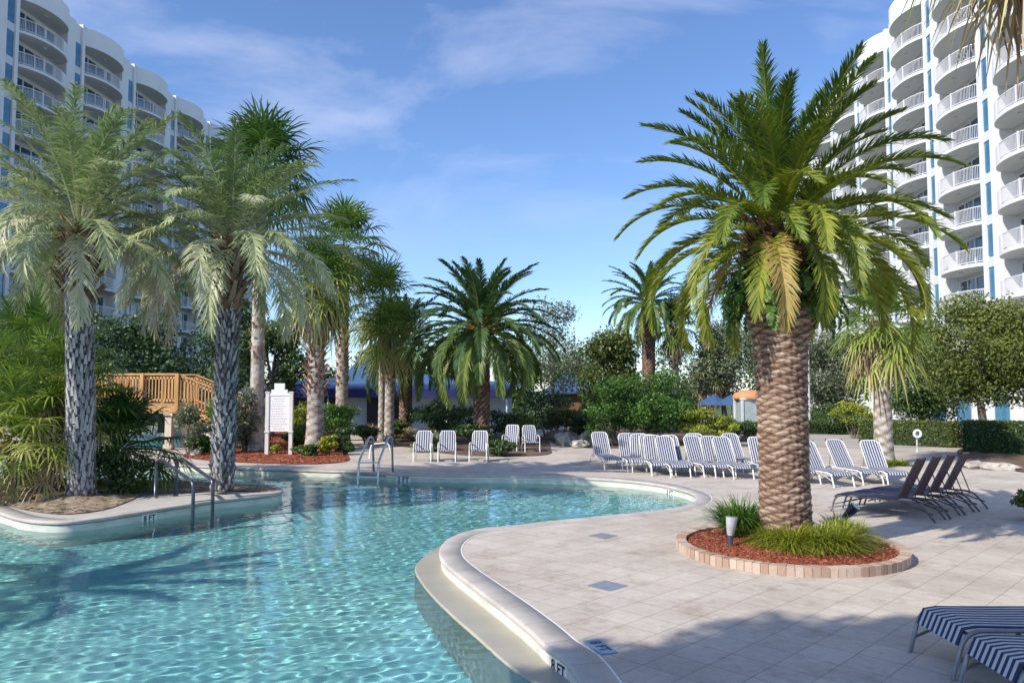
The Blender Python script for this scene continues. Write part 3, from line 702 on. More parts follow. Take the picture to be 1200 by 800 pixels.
def grass_clump(name, mat, n, seed, rad, L_, w=.007, spread=.5, tone=(.2, .9), lift=.8):
    r = np.random.default_rng(seed); q = QB(); az = r.uniform(0, 2*PI, n); rr = rad*np.sqrt(r.uniform(0, 1, n)); a0 = r.uniform(0, 2*PI, n)
    b = np.c_[np.cos(a0)*rr, np.sin(a0)*rr, np.zeros(n)]; az = np.where(r.random(n) < .75, a0+r.normal(0, .5, n), az)
    l = L_*r.uniform(.6, 1.15, n); el = R(80)-r.uniform(0, 1, n)*.9*spread*1.4; d = np.c_[np.cos(az)*np.cos(el), np.sin(az)*np.cos(el), np.sin(el)]; h_ = np.c_[np.cos(az), np.sin(az), np.zeros(n)]
    g = np.array([0, 0, -1.]); S = np.c_[-np.sin(az), np.cos(az), np.zeros(n)]
    ks = [0, .35, .68, 1]; dr = r.uniform(.5, 1.0, n)
    P_ = np.stack([b+d*(l*k)[:, None]+(g*.62+h_*.22)*(l*dr*k**2.2)[:, None] for k in ks], 1)
    P_[..., 2] = np.maximum(P_[..., 2], .012)
    W = np.stack([S*w*f for f in (.8, 1, .75, .1)], 1)
    q.ribbons(P_, W, r.uniform(*tone, n)); return q.mesh(name, mat)
liri = [grass_clump('liriope', M['leaf_yellow'], 620, s, .12, .62, spread=.9, tone=(.35, .95)) for s in (1, 2, 3)]
big_liri = grass_clump('tall_clump', M['leaf_bright'], 1100, 9, .22, .85, w=.009, tone=(.35, 1))
ctr = np.array(rc[:2])
spots = [(-.02, -.62, 'left of centre'), (.35, -.66, ''), (.72, -.5, ''), (-.42, -.5, ''), (1.02, -.2, ''), (.2, -.95, ''), (-.2, -.88, ''), (.9, .15, ''), (.55, -.85, '')]
llab = ['yellow green liriope clump directly in front of the tall date palm trunk', 'liriope clump in front of the date palm, just right of the trunk centre', 'liriope clump at the right front of the trunk between two others',
        'liriope clump beside the grey spotlight, left of the trunk', 'rightmost front liriope clump in the brick ring, under the dark spotlight', 'foremost liriope clump, on the mulch before the middle of the trunk',
        'front left liriope clump in the brick ring nearest the grey spotlight', 'liriope clump behind the dark spotlight right of the trunk', 'front right liriope clump closest to the brick edge']
for i, (dx, dy, _) in enumerate(spots):
    o = link('liriope_clump', liri[i % 3], loc=(rc[0]+dx*.92, rc[1]+dy*.8+.08, .17), rz=i*1.3); k_s = r_.uniform(.68, .88); o.scale = (k_s, k_s, k_s*1.1)
    tag(o, llab[i], 'plant', 'yellow green liriope clumps around the palm trunk')
o = link('grass_clump', big_liri, loc=(rc[0]-.62, rc[1]+.38, .17)); tag(o, 'tall dark green arching grass clump left of the date palm trunk', 'plant')
o.scale = (.9, .9, 1.1)
def spot_lamp(px, py, z, mat, label, h, tilt, rz):
    c = gp(px, py, z); o = empty('landscape_spotlight', c, rz, label, 'garden light')
    q = QB(); q.tube([(0, 0, -.05), (0, 0, h*.55)], [.035, .04], 12); q.build('stake', M['black_lamp'], o, smooth=True)
    q = QB(); t = tilt; d = np.array([math.sin(t), 0, math.cos(t)]); b = np.array([0, 0, h*.5])
    q.tube([b, b+d*.04, b+d*.18, b+d*.26, b+d*.27], [.03, .055, .075, .085, .085], 16); q.build('housing', mat, o, smooth=True)
    q = QB(); q.tube([b+d*.272, b+d*.276], [.078, .078], 16); q.build('lens', M['glass_kiosk'], o)
spot_lamp(856, 640, .14, M['grey_lamp'], 'grey upright spotlight on red mulch at the left of the brick ring', .30, .1, 0)
spot_lamp(990, 618, .16, M['black_lamp'], 'dark tilted spotlight right of the date palm trunk among the liriope', .34, -.75, 2.4)

# --- island palms with silvery crowns
def silver(px, py, hgt, rad, Ln, n, seed, label, lean=(0, 0), ll=.5, z=.1, dep=.03, nb=420, bout=.16, btone=(.4, 1)):
    b = gp(px, py, z); o = empty('silver_date_palm', b, 0, label, 'palm tree', 'silvery date palms on the pool island')
    lathe_trunk('trunk', M['trunk_silver'], hgt, [(0, rad*1.15), (.12, rad), (.7, rad*.95), (.9, rad*1.15), (1, rad*.8)], o, nz=220, nt=84, rows=.13, per=11, depth=dep, tone_mid=.46, wide=1.0, seed=seed, lean=lean, sharp=1.2, rough=.012)
    q = QB(); add_boots(q, .0, hgt*.95, rad*1.24, nb, seed+1, ln=.24, w=.038, lean=lean, h=hgt, out=bout, tone=btone); q.build('bark_scales', M['trunk_silver'], o)
    q = QB(); add_boots(q, hgt*.72, hgt*1.02, rad*.95, 70, seed, ln=.55, w=.09, lean=lean, h=hgt, out=.6, tone=(.15, .6)); q.build('leaf_bases', M['boot'], o)
    date_crown('crown', M['frond_silver'], Ln, n, seed, ll=ll, wl=.015, tones=(.30, .74), nleaf=74, leaf_droop=.4, droop=(38, 92), parent=o, dead=.03, loc=(lean[0], lean[1], hgt), rcore=.3, hcore=.5, top=84, bot=-14, pw=.95, v_up=.2, jit=.26, raw=.028)
    return o
silver(95, 580, 5.75, .265, 3.2, 70, 21, 'silvery date palm with thick leaning grey trunk at the left, beside the fan palm shrubs', lean=(-.25, 0), ll=.56, dep=.02, nb=620, bout=.12, btone=(.5, 1))
silver(260, 573, 5.55, .225, 3.0, 64, 22, 'silvery date palm with a straight checkered trunk behind the curved handrails', lean=(.05, .1), ll=.52, dep=.04, nb=360, bout=.3, btone=(.3, .95))

# --- fan palms (sabal / washingtonia)
def fan_palm(name, px, py, hgt, r0, label, seed, group=None, z=0, boots=(.55, 1), nboot=60, mat_crown='fan', n=36, pet=.9, rad=.85, bot=-55, tones=(.2, .6), lean=(0, 0), sk=0, sklen=1.0, bulge=0, dead=0, boot_out=.5, pos=None, nseg=22, top=85, wseg=.032, bl=.34):
    b = pos or gp(px, py, z); o = empty(name, b, seed, label, 'palm tree', group)
    lathe_trunk('trunk', M['trunk_sabal'], hgt, [(0, r0*1.35), (.06, r0*1.1), (.2, r0), (1, r0*.85)], o, nz=90, nt=28, rows=.14, per=3, depth=.012, tone_mid=.62, seed=seed, lean=lean)
    if nboot:
        q = QB(); add_boots(q, hgt*boots[0], hgt*boots[1], r0*.95, nboot, seed, ln=bl, w=.07, lean=lean, h=hgt, out=boot_out); q.build('leaf_bases', M['boot'], o)
    fan_crown('crown', M[mat_crown], n, seed, pet, rad, bot=bot, top=top, tones=tones, parent=o, loc=(lean[0], lean[1], hgt), nseg=nseg, dead=dead, wseg=wseg)
    if sk: skirt('dead_skirt', M['dead_frond'], sk, seed, r0*.9, sklen, parent=o, loc=(lean[0], lean[1], hgt), h=.9)
    return o
GF = 'fan palms standing in the beds behind the pool'
# tall one behind the silver palms
fan_palm('fan_palm', 300, 528, 11.2, .27, 'tallest fan palm rising behind the two silvery date palms', 31, GF, n=50, pet=1.4, rad=1.6, bot=-45, nboot=60, boots=(.3, .8), tones=(.1, .5), wseg=.045)
fan_palm('fan_palm', 369, 527, 6.6, .34, 'fan palm with shaggy red brown leaf bases halfway up, right of the rules board', 32, GF, n=46, pet=1.0, rad=1.25, boots=(.30, 1), nboot=150, bot=-60, tones=(.3, .8), sk=420, sklen=1.7, bl=.42, boot_out=.75)
fan_palm('fan_palm', 400, 516, 9.2, .29, 'fan palm with a slim booted trunk between the shaggy palm and the twin trunks', 33, GF, n=46, pet=1.3, rad=1.45, boots=(.26, 1), nboot=150, bot=-60, tones=(.3, .75), sk=200, sklen=1.4, wseg=.04)
fan_palm('fan_palm', 447, 517, 6.4, .16, 'slender smooth grey trunked fan palm, left of the twin trunks', 34, GF, n=40, pet=1.15, rad=1.35, nboot=0, bot=-60, tones=(.4, .85), z=0, sk=120, sklen=1.0)
fan_palm('fan_palm', 456, 519, 4.9, .22, 'short fan palm with pale trunk, right of the twin trunks by the tan grasses', 35, GF, n=34, pet=1.0, rad=1.1, boots=(.55, 1), nboot=70, bot=-60, tones=(.4, .85), sk=160, sklen=1.0)
fan_palm('fan_palm', 1036, 543, 4.55, .29, 'fan palm with smooth grey lower trunk and brown hanging skirt behind the white loungers', 36, None, n=40, pet=1.0, rad=1.05, boots=(.55, 1), nboot=100, bot=-65, tones=(.35, .85), sk=700, sklen=1.25, bl=.4, wseg=.035)
fan_palm('fan_palm', 792, 505, 6.0, .22, 'small fan palm seen just behind the mid distance date palm', 37, GF, n=26, pet=.9, rad=1.0, nboot=40, bot=-60, tones=(.15, .55), sk=200, sklen=1.4)
fan_palm('fan_palm', 832, 505, 3.3, .26, 'squat fan palm with a brown dead skirt in front of the pale olive tree', 38, GF, n=22, pet=.8, rad=.8, nboot=60, bot=-60, tones=(.5, .95), sk=420, sklen=1.3)
fan_palm('fan_palm', 62, 520, 8.6, .25, 'fan palm mostly hidden behind the left silvery date palm', 39, GF, n=34, pet=1.0, rad=1.1, nboot=60, bot=-60, tones=(.1, .5), sk=200, sklen=1.6)
# the one whose leaves hang into the top right corner
fan_palm('fan_palm', 0, 0, 7.9, .2, 'fan palm whose drooping leaves hang into the top right corner', 44, None, pos=(5.6, 7.6, 0), n=34, pet=.8, rad=.95, nboot=50, bot=-70, tones=(.35, .8), sk=260, sklen=1.1, nseg=30, wseg=.022, dead=.3)

# --- green date palms at mid distance
def green_date(px, py, hgt, rad, Ln, n, seed, label, mat='frond_green', fruit=False, bot=-40, ll=.45, nleaf=54, tones=(.2, .6)):
    b = gp(px, py); o = empty('date_palm', b, 0, label, 'palm tree')
    lathe_trunk('trunk', M['trunk_date'], hgt, [(0, rad*1.15), (.2, rad), (.8, rad*1.05), (.92, rad*1.3), (1, rad)], o, nz=120, nt=60, rows=.10, per=10, depth=.07, tone_mid=.42, seed=seed)
    date_crown('crown', M[mat], Ln, n, seed, ll=ll, wl=.024, tones=tones, nleaf=nleaf, leaf_droop=.4, droop=(40, 95), parent=o, loc=(0, 0, hgt), rcore=.3, hcore=.5, bot=bot, raw=.035)
    if fruit:
        r = np.random.default_rng(seed); q = QB()
        for i in range(150):
            a = r.uniform(0, 2*PI); e = r.uniform(.2, 1.2); l = r.uniform(.5, 1.1)
            d = np.array([math.cos(a)*math.cos(e), math.sin(a)*math.cos(e), math.sin(e)]); p0 = d*.2; p1 = d*l*.7+np.array([0, 0, .1]); p2 = d*l+np.array([0, 0, -.15])
            q.ribbons(np.array([[p0, p1, p2]]), np.array([[(0, 0, .01), (.012, 0, .02), (.02, 0, .03)]]), .5)
        q.build('flower_stalks', M['flower_orange'], o, (0, 0, hgt+.1))
    return o
green_date(564, 523, 4.75, .34, 3.5, 92, 51, 'wide date palm with orange flower stalks behind the three striped chairs', fruit=True, tones=(.12, .6), ll=.58, nleaf=74, bot=-30)
green_date(761, 505, 7.3, .36, 2.9, 64, 52, 'distant date palm rising above the round green shrubs', bot=-25)
green_date(475, 512, 4.5, .3, 3.2, 60, 53, 'dark drooping date palm between the twin trunks and the wide date palm', tones=(.1, .5))

# ================================================================ BROADLEAF TREES AND SHRUBS
def leaf_cloud(q, lobes, n, seed, size, aspect=.55, shell=.55, tone=(.1, .9), zbias=.25):
    r = np.random.default_rng(seed); vol = np.array([l[3]*l[4]*l[5] for l in lobes])**.67; pr = vol/vol.sum()
    k = r.choice(len(lobes), n, p=pr); Lb = np.array(lobes)[k]
    d = nrm(r.normal(0, 1, (n, 3))); rad = (shell+(1-shell)*r.random(n))**1.0
    rad = np.where(r.random(n) < .25, r.random(n)**.5, rad)
    # lumpy outline: clumps
    lump = 1+.22*np.sin(d[:, 0]*5+k*2.1)*np.sin(d[:, 1]*6+k)*np.cos(d[:, 2]*5+k*1.7)
    C = Lb[:, :3]+d*Lb[:, 3:6]*(rad*lump)[:, None]
    # group leaves into twigs
    tw = nrm(r.normal(0, 1, (n, 3))+d*.8); nn = nrm(r.normal(0, .7, (n, 3))+d*.7+np.array([0, 0, zbias]))
    A = nrm(np.cross(nn, tw)); B = np.cross(nn, A)
    s = size*r.uniform(.6, 1.3, n)[:, None]
    v = np.stack([C-A*s*.5, C+B*s*aspect*.5, C+A*s*.5, C-B*s*aspect*.5], 1)
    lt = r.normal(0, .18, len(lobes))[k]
    t = np.clip(tone[0]+(tone[1]-tone[0])*(.45+.25*d[:, 2]+lt*.6+r.normal(0, .2, n)), 0, 1)  # leaves get paler towards the top of each lobe
    q.quads(v.reshape(-1, 3), np.arange(n*4).reshape(n, 4), t)
def rlobes(seed, n, W, D, H, z0, rl=.42, sq=.8):
    r = np.random.default_rng(seed); out = []
    for i in range(n):
        a = r.uniform(0, 2*PI); f = math.sqrt(r.uniform(0, 1)); zz = r.uniform(0, 1)
        k = (1-.55*abs(zz*2-1)**1.5)
        out.append((math.cos(a)*f*W*.5*k*.75, math.sin(a)*f*D*.5*k*.75, z0+H*(.15+.7*zz), W*.5*rl*r.uniform(.7, 1.25), D*.5*rl*r.uniform(.7, 1.25), H*.5*rl*sq*r.uniform(.8, 1.3)))
    return out
def tree(name, px, W, ytop, ybot, Y, mat, label, seed, n=6000, size=.16, lobes=16, cat='tree', group=None, D=None, trunk=True, rl=.42, tr=.16, nstem=3, tone=(.1, .9), pos=None, asp=.55):
    """crown spans W metres, from photo row ytop down to row ybot, at distance Y"""
    x = at(px, 456, Y)[0]; zt = at(px, ytop, Y)[2]; zb = max(.0, at(px, ybot, Y)[2])
    if pos: x, Y = pos
    o = empty(name, (x, Y, 0), 0, label, cat, group); q = QB(); D = D or W
    lb = rlobes(seed, lobes, W, D, zt-zb, zb, rl); leaf_cloud(q, lb, n, seed, size, asp, tone=tone)
    q.build('crown' if trunk else 'foliage', mat, o)
    r = np.random.default_rng(seed+5); q = QB()
    if trunk:
        zf = zb+(zt-zb)*.35
        q.tube([(0, 0, -.1), (0.03, 0, zf*.3), (-.05, .05, zf*.65), (0, 0, zf)], [tr*1.3, tr, tr*.85, tr*.6], 10)
        for l in lb[:10]:
            b = np.array([0, 0, zf*r.uniform(.55, 1)]); e = np.array(l[:3]); m_ = (b+e)/2+np.array([0, 0, .15*(e[2]-b[2])])+r.normal(0, .1, 3)
            q.tube([b, m_, e], [tr*.5, tr*.3, tr*.08], 6)
        q.build('trunk', M['bark'], o, smooth=True)
    else:
        for l in lb[:8]:
            e = np.array(l[:3]); q.tube([(e[0]*.2, e[1]*.2, 0), e*[.6, .6, .5], e], [.03, .022, .01], 6)
        q.build('stems', M['bark'], o, smooth=True)
    return o
BG = 'trees along the far side of the resort garden'
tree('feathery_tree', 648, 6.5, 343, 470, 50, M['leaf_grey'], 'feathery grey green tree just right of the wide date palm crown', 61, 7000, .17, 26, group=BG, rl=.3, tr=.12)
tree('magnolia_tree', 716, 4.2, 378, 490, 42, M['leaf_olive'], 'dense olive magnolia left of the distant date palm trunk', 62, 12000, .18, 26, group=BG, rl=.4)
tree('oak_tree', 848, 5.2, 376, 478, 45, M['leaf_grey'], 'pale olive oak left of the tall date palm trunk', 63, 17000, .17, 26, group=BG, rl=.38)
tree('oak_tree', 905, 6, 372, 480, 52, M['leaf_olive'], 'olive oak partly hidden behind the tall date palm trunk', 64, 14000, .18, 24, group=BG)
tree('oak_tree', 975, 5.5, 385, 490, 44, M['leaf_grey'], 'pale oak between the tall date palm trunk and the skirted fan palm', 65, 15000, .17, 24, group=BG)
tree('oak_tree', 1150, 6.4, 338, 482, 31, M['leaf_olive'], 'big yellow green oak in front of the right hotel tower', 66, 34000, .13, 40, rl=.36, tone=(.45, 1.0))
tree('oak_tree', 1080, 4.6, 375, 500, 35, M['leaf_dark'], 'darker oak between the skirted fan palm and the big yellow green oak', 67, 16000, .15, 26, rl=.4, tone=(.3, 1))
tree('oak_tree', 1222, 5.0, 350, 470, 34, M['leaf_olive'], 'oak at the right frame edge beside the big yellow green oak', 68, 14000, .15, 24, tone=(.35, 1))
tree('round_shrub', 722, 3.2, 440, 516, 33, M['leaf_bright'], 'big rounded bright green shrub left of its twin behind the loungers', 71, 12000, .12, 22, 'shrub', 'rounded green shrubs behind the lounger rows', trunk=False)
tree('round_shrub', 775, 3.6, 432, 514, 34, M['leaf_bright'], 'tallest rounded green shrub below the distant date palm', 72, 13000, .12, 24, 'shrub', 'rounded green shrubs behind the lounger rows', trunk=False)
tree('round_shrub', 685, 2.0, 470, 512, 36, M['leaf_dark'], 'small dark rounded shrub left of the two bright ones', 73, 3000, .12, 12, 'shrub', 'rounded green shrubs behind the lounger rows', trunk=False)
# dark growth behind the left side
LB = 'dark trees massed behind the bridge'
for i, (px, W, yt, yb, Y, lab) in enumerate([(-30, 8, 330, 505, 44, 'dark tree at the far left edge behind the island palms'), (50, 7, 350, 505, 42, 'dark tree behind the left silvery date palm'), (120, 7, 360, 505, 43, 'dark tree above the left end of the wooden bridge'),
        (190, 7, 350, 505, 45, 'dark tree above the right end of the wooden bridge'), (262, 5, 340, 500, 44, 'dark tree behind the checkered palm trunk'), (318, 4.5, 365, 480, 41, 'dark tree behind the rules board and tall fan palm')]):
    tree('broadleaf_tree', px, W, yt, yb, Y, M['leaf_dark'], lab, 80+i, 6000, .24, 20, group=LB, tone=(.2, .9))
for px, W, yt, Y, lab in [(690, 9, 398, 66, 'far dark tree right of the feathery tree'), (790, 9, 400, 64, 'far dark tree behind the distant date palm'), (440, 7, 405, 62, 'dark tree behind the pool bar left of the twin trunks'), (520, 7, 400, 64, 'dark tree behind the pool bar above the striped chairs'), (600, 7, 395, 66, 'dark tree behind the pool bar right of the wide date palm trunk'), (370, 6, 410, 60, 'dark tree behind the pool bar over the rules board')]:
    tree('broadleaf_tree', px, W, yt, 490, Y, M['leaf_dark'], lab, 300+px, 5000, .3, 18, group=BG, tone=(.3, 1))
tree('bush', 225, 1.5, 470, 535, 28.5, M['leaf_grey'], 'grey green bush at the foot of the bridge ramp', 91, 2600, .10, 12, 'shrub', trunk=False)
tree('bush', 262, 1.5, 462, 532, 29.5, M['leaf_bright'], 'leafy bush directly behind the checkered palm trunk', 92, 2600, .10, 12, 'shrub', trunk=False, tone=(.4, 1))
tree('bush', 288, 1.6, 445, 528, 30.5, M['leaf_grey'], 'tall grey green bush left of the rules board', 93, 3800, .10, 14, 'shrub', trunk=False, tone=(0, .7))
tree('bush', 352, 1.2, 470, 515, 33, M['leaf_yellow'], 'yellow green bush between the rules board and the shaggy palm', 94, 1500, .10, 9, 'shrub', trunk=False)
tree('bush', 398, 2.6, 470, 512, 33, M['leaf_bright'], 'bright green bush behind the two booted palm trunks', 95, 3800, .11, 14, 'shrub', trunk=False, tone=(.4, 1))
tree('bush', 400, 1.6, 500, 524, 31, M['leaf_dark'], 'low dark bush right of the shaggy palm base', 96, 1800, .10, 9, 'shrub', trunk=False)
tree('croton', 386, .95, 508, 531, 28.6, M['leaf_yellow'], 'bright yellow croton right of the shaggy palm base', 97, 900, .12, 7, 'shrub', trunk=False, tone=(.5, 1))
tree('croton', 322, .6, 515, 531, 29.2, M['leaf_yellow'], 'small yellow croton between the legs of the rules board', 98, 500, .10, 6, 'shrub', trunk=False, tone=(.5, 1))
tree('bush', 355, .8, 520, 532, 28.6, M['leaf_bright'], 'small green bush in the mulch beside the rules board', 99, 600, .09, 6, 'shrub', trunk=False, tone=(.4, 1))
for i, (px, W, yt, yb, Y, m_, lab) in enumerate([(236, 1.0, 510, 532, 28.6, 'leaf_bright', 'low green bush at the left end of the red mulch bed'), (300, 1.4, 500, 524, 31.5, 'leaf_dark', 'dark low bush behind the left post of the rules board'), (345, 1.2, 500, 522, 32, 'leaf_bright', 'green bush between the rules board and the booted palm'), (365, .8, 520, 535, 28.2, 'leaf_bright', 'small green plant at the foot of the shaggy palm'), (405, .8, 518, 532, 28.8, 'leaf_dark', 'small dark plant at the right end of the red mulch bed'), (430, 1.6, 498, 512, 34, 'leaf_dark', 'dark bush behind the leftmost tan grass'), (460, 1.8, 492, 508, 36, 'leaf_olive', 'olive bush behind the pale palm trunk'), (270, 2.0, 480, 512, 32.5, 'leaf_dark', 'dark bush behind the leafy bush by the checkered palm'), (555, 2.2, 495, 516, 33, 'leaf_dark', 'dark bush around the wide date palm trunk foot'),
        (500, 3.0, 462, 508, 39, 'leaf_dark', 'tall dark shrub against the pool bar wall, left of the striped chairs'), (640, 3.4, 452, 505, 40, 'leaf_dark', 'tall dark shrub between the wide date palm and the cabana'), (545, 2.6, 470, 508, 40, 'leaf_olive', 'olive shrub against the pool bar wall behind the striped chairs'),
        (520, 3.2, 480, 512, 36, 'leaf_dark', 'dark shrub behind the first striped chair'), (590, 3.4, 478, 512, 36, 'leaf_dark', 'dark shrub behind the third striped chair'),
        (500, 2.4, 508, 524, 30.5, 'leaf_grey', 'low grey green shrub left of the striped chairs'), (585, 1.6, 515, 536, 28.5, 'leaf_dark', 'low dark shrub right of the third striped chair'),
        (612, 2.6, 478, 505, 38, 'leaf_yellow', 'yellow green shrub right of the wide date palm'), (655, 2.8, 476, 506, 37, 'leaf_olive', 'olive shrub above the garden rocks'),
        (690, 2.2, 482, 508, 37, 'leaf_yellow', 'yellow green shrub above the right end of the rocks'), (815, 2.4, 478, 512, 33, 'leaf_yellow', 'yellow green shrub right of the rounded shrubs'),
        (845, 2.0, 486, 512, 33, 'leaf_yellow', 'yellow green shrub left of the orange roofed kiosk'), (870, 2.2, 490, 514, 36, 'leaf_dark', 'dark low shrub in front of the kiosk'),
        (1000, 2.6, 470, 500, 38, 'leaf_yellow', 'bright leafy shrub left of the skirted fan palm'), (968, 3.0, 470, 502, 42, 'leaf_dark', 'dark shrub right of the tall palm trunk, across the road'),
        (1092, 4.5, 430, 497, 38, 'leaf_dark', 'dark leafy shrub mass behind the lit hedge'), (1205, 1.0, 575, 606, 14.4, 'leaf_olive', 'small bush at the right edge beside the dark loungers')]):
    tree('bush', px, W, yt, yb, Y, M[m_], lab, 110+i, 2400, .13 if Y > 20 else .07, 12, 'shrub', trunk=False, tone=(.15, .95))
# fan palm shrubs on the island (leaves from the ground)
def fan_shrub(px, py, n, rad, pet, seed, label, h=.3, bot=-30, tones=(.3, .85), nseg=20, stem=0, mat='fan', dead=.15):
    b = gp(px, py, .08); o = empty('fan_palm_shrub', b, 0, label, 'shrub', 'fan palm shrubs on the pool island')
    fan_crown('leaves', M[mat], n, seed, pet, rad, parent=o, loc=(0, 0, stem), bot=bot, tones=tones, nseg=nseg, rcore=.3, hcore=h, dead=dead, wseg=.022)
    q = QB()
    for k in range(9):
        a = k*2.4; q.tube([(math.cos(a)*.12, math.sin(a)*.12, -.1), (math.cos(a)*.2, math.sin(a)*.2, max(stem, .3)+.1)], [.05, .035], 8, r_.random())
    q.build('stems', M['boot'], o)
fan_shrub(18, 579, 70, .72, 1.2, 131, 'yellowing fan palm shrub at the far left edge of the island', stem=1.1, bot=-50, tones=(.45, .95))
fan_shrub(60, 574, 70, .72, 1.25, 132, 'tall fan palm shrub immediately left of the thick grey palm trunk', stem=1.9, bot=-50, tones=(.4, .95))
fan_shrub(-30, 572, 40, .8, 1.4, 133, 'fan palm shrub cut by the left frame edge', stem=1.9, bot=-40, tones=(.3, .8))
fan_shrub(34, 562, 60, .8, 1.5, 135, 'green fan palm shrub at the back of the island behind the yellowing one', stem=2.9, bot=-30, tones=(.25, .8))
fan_shrub(140, 570, 54, .75, 1.0, 134, 'dark fan palm shrub right of the thick grey palm trunk', stem=.8, bot=-35, tones=(.0, .3), dead=0)
tree('bush', 142, 1.5, 520, 582, 17.6, M['leaf_dark'], 'dark leafy bush under the dark fan palm shrub on the island', 136, 2600, .09, 12, 'shrub', trunk=False, tone=(.1, .7))
tree('bush', 165, .5, 552, 575, 18.4, M['leaf_yellow'], 'tiny pale bush on the island behind the handrails', 137, 260, .08, 6, 'shrub', trunk=False)
# fallen leaf bases around the trunk foot
# ornamental grasses
tg = [grass_clump('tan_grass', M['grass_tan'], 420, s, .25, 1.1, w=.014, spread=.55) for s in (5, 6)]
for i, (px, py, s, lab) in enumerate([(432, 516, 1.0, 'tan ornamental grass left of the twin palm trunks'), (442, 513, 1.15, 'taller tan ornamental grass just behind the slender palm trunk'), (474, 514, 1.05, 'tan ornamental grass right of the pale palm trunk'), (485, 517, .8, 'smallest tan ornamental grass, rightmost of the four')]):
    b = gp(px, py); o = link('ornamental_grass', tg[i % 2], loc=b, rz=i); o.scale = (s, s, s); tag(o, lab, 'plant', 'tan ornamental grasses behind the ladder')
gg = grass_clump('border_grass', M['leaf_yellow'], 300, 12, .2, .4, w=.012, spread=.7)
for i, (px, py, lab) in enumerate([(1050, 545, 'bright green grass tuft right of the grey fan palm trunk'), (1030, 546, 'bright green grass tuft at the left foot of the grey fan palm trunk'), (495, 529, 'green grass tuft left of the first striped chair')]):
    o = link('grass_tuft', gg, loc=gp(px, py), rz=i); tag(o, lab, 'plant', 'green grass tufts'); o.scale = (1.5, 1.2, .9)

# hedges
def hedge(p0, p1, h, d, mat, label, seed, size=.09, n=9000):
    a = np.array(gp(*p0)); b = np.array(gp(*p1)); L_ = np.linalg.norm(b-a); ang = math.atan2(b[1]-a[1], b[0]-a[0])
    o = empty('hedge', tuple((a+b)/2), ang, label, 'hedge', 'clipped hedges'); r = np.random.default_rng(seed); q = QB()
    P_ = r.uniform(-1, 1, (n, 3)); ax = r.integers(0, 3, n); sg = np.where(r.random(n) < .5, -1, 1); 
    for k in range(3): P_[ax == k, k] = sg[ax == k]*r.uniform(.85, 1.06, (ax == k).sum())
    C = P_*np.array([L_/2, d/2, h/2])+np.array([0, 0, h/2]); C[:, 2] = np.maximum(C[:, 2], .05)
    A = nrm(r.normal(0, 1, (n, 3))); B = nrm(np.cross(A, r.normal(0, 1, (n, 3)))); s = size*r.uniform(.7, 1.3, n)[:, None]
    q.quads(np.stack([C-A*s*.5, C+B*s*.3, C+A*s*.5, C-B*s*.3], 1).reshape(-1, 3), np.arange(n*4).reshape(n, 4), np.clip(r.normal(.55, .2, n)+.15*P_[:, 2], 0, 1))  # leaves get paler towards the top of the hedge
    q.build('foliage', mat, o)
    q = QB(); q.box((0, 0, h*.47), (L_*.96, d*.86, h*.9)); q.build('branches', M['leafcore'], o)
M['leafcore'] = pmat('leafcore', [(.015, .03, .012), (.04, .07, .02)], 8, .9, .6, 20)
hedge((1012, 519), (1122, 524), 1.05, .9, M['leaf_olive'], 'long sunlit clipped hedge beyond the skirted fan palm', 141)
hedge((1132, 529), (1215, 533), 1.2, 1.0, M['leaf_dark'], 'dark shaded clipped hedge at the right edge', 142)
hedge((945, 508), (1008, 509), .7, .8, M['leaf_dark'], 'low distant hedge right of the tall palm trunk across the road', 143)

# rocks
def rock(px, py, s, seed, label):
    bm = bmesh.new(); bmesh.ops.create_icosphere(bm, subdivisions=3, radius=.5); r = random.Random(seed); o_ = Vector((r.random()*9, r.random()*9, r.random()*9))
    from mathutils import noise as ns
    for v in bm.verts:
        v.co *= 1+.55*ns.noise(v.co*2.2+o_)+.2*ns.noise(v.co*6+o_)
        v.co = Vector((v.co.x*s[0], v.co.y*s[1], max(v.co.z, -.35)*s[2]))
    me = bpy.data.meshes.new('rock'); bm.to_mesh(me); bm.free(); me.materials.append(M['rock'])
    for p in me.polygons: p.use_smooth = False
    b = gp(px, py); o = link('rock', me, loc=(b[0], b[1], s[2]*.28), rz=r.random()*6); tag(o, label, 'rock', 'garden rocks behind the deck')
for i, (px, py, s, lab) in enumerate([(662, 521, (1.6, .9, .7), 'wide pale rock at the left of the rock group'), (680, 524, (1.0, .7, .4), 'low rock in front of the left wide rock'), (694, 521, (1.2, .8, .8), 'tallest rock in the middle of the rock group'), (712, 522, (.9, .7, .5), 'small rock at the right end of the rock group'),
        (1140, 548, (1.0, .6, .28), 'flat brown rock before the dark hedge, left one'), (1165, 550, (1.1, .6, .3), 'flat brown rock before the dark hedge, right one'), (232, 533, (.7, .45, .35), 'beige rock at the left tip of the red mulch bed')]):
    rock(px, py, s, i, lab)

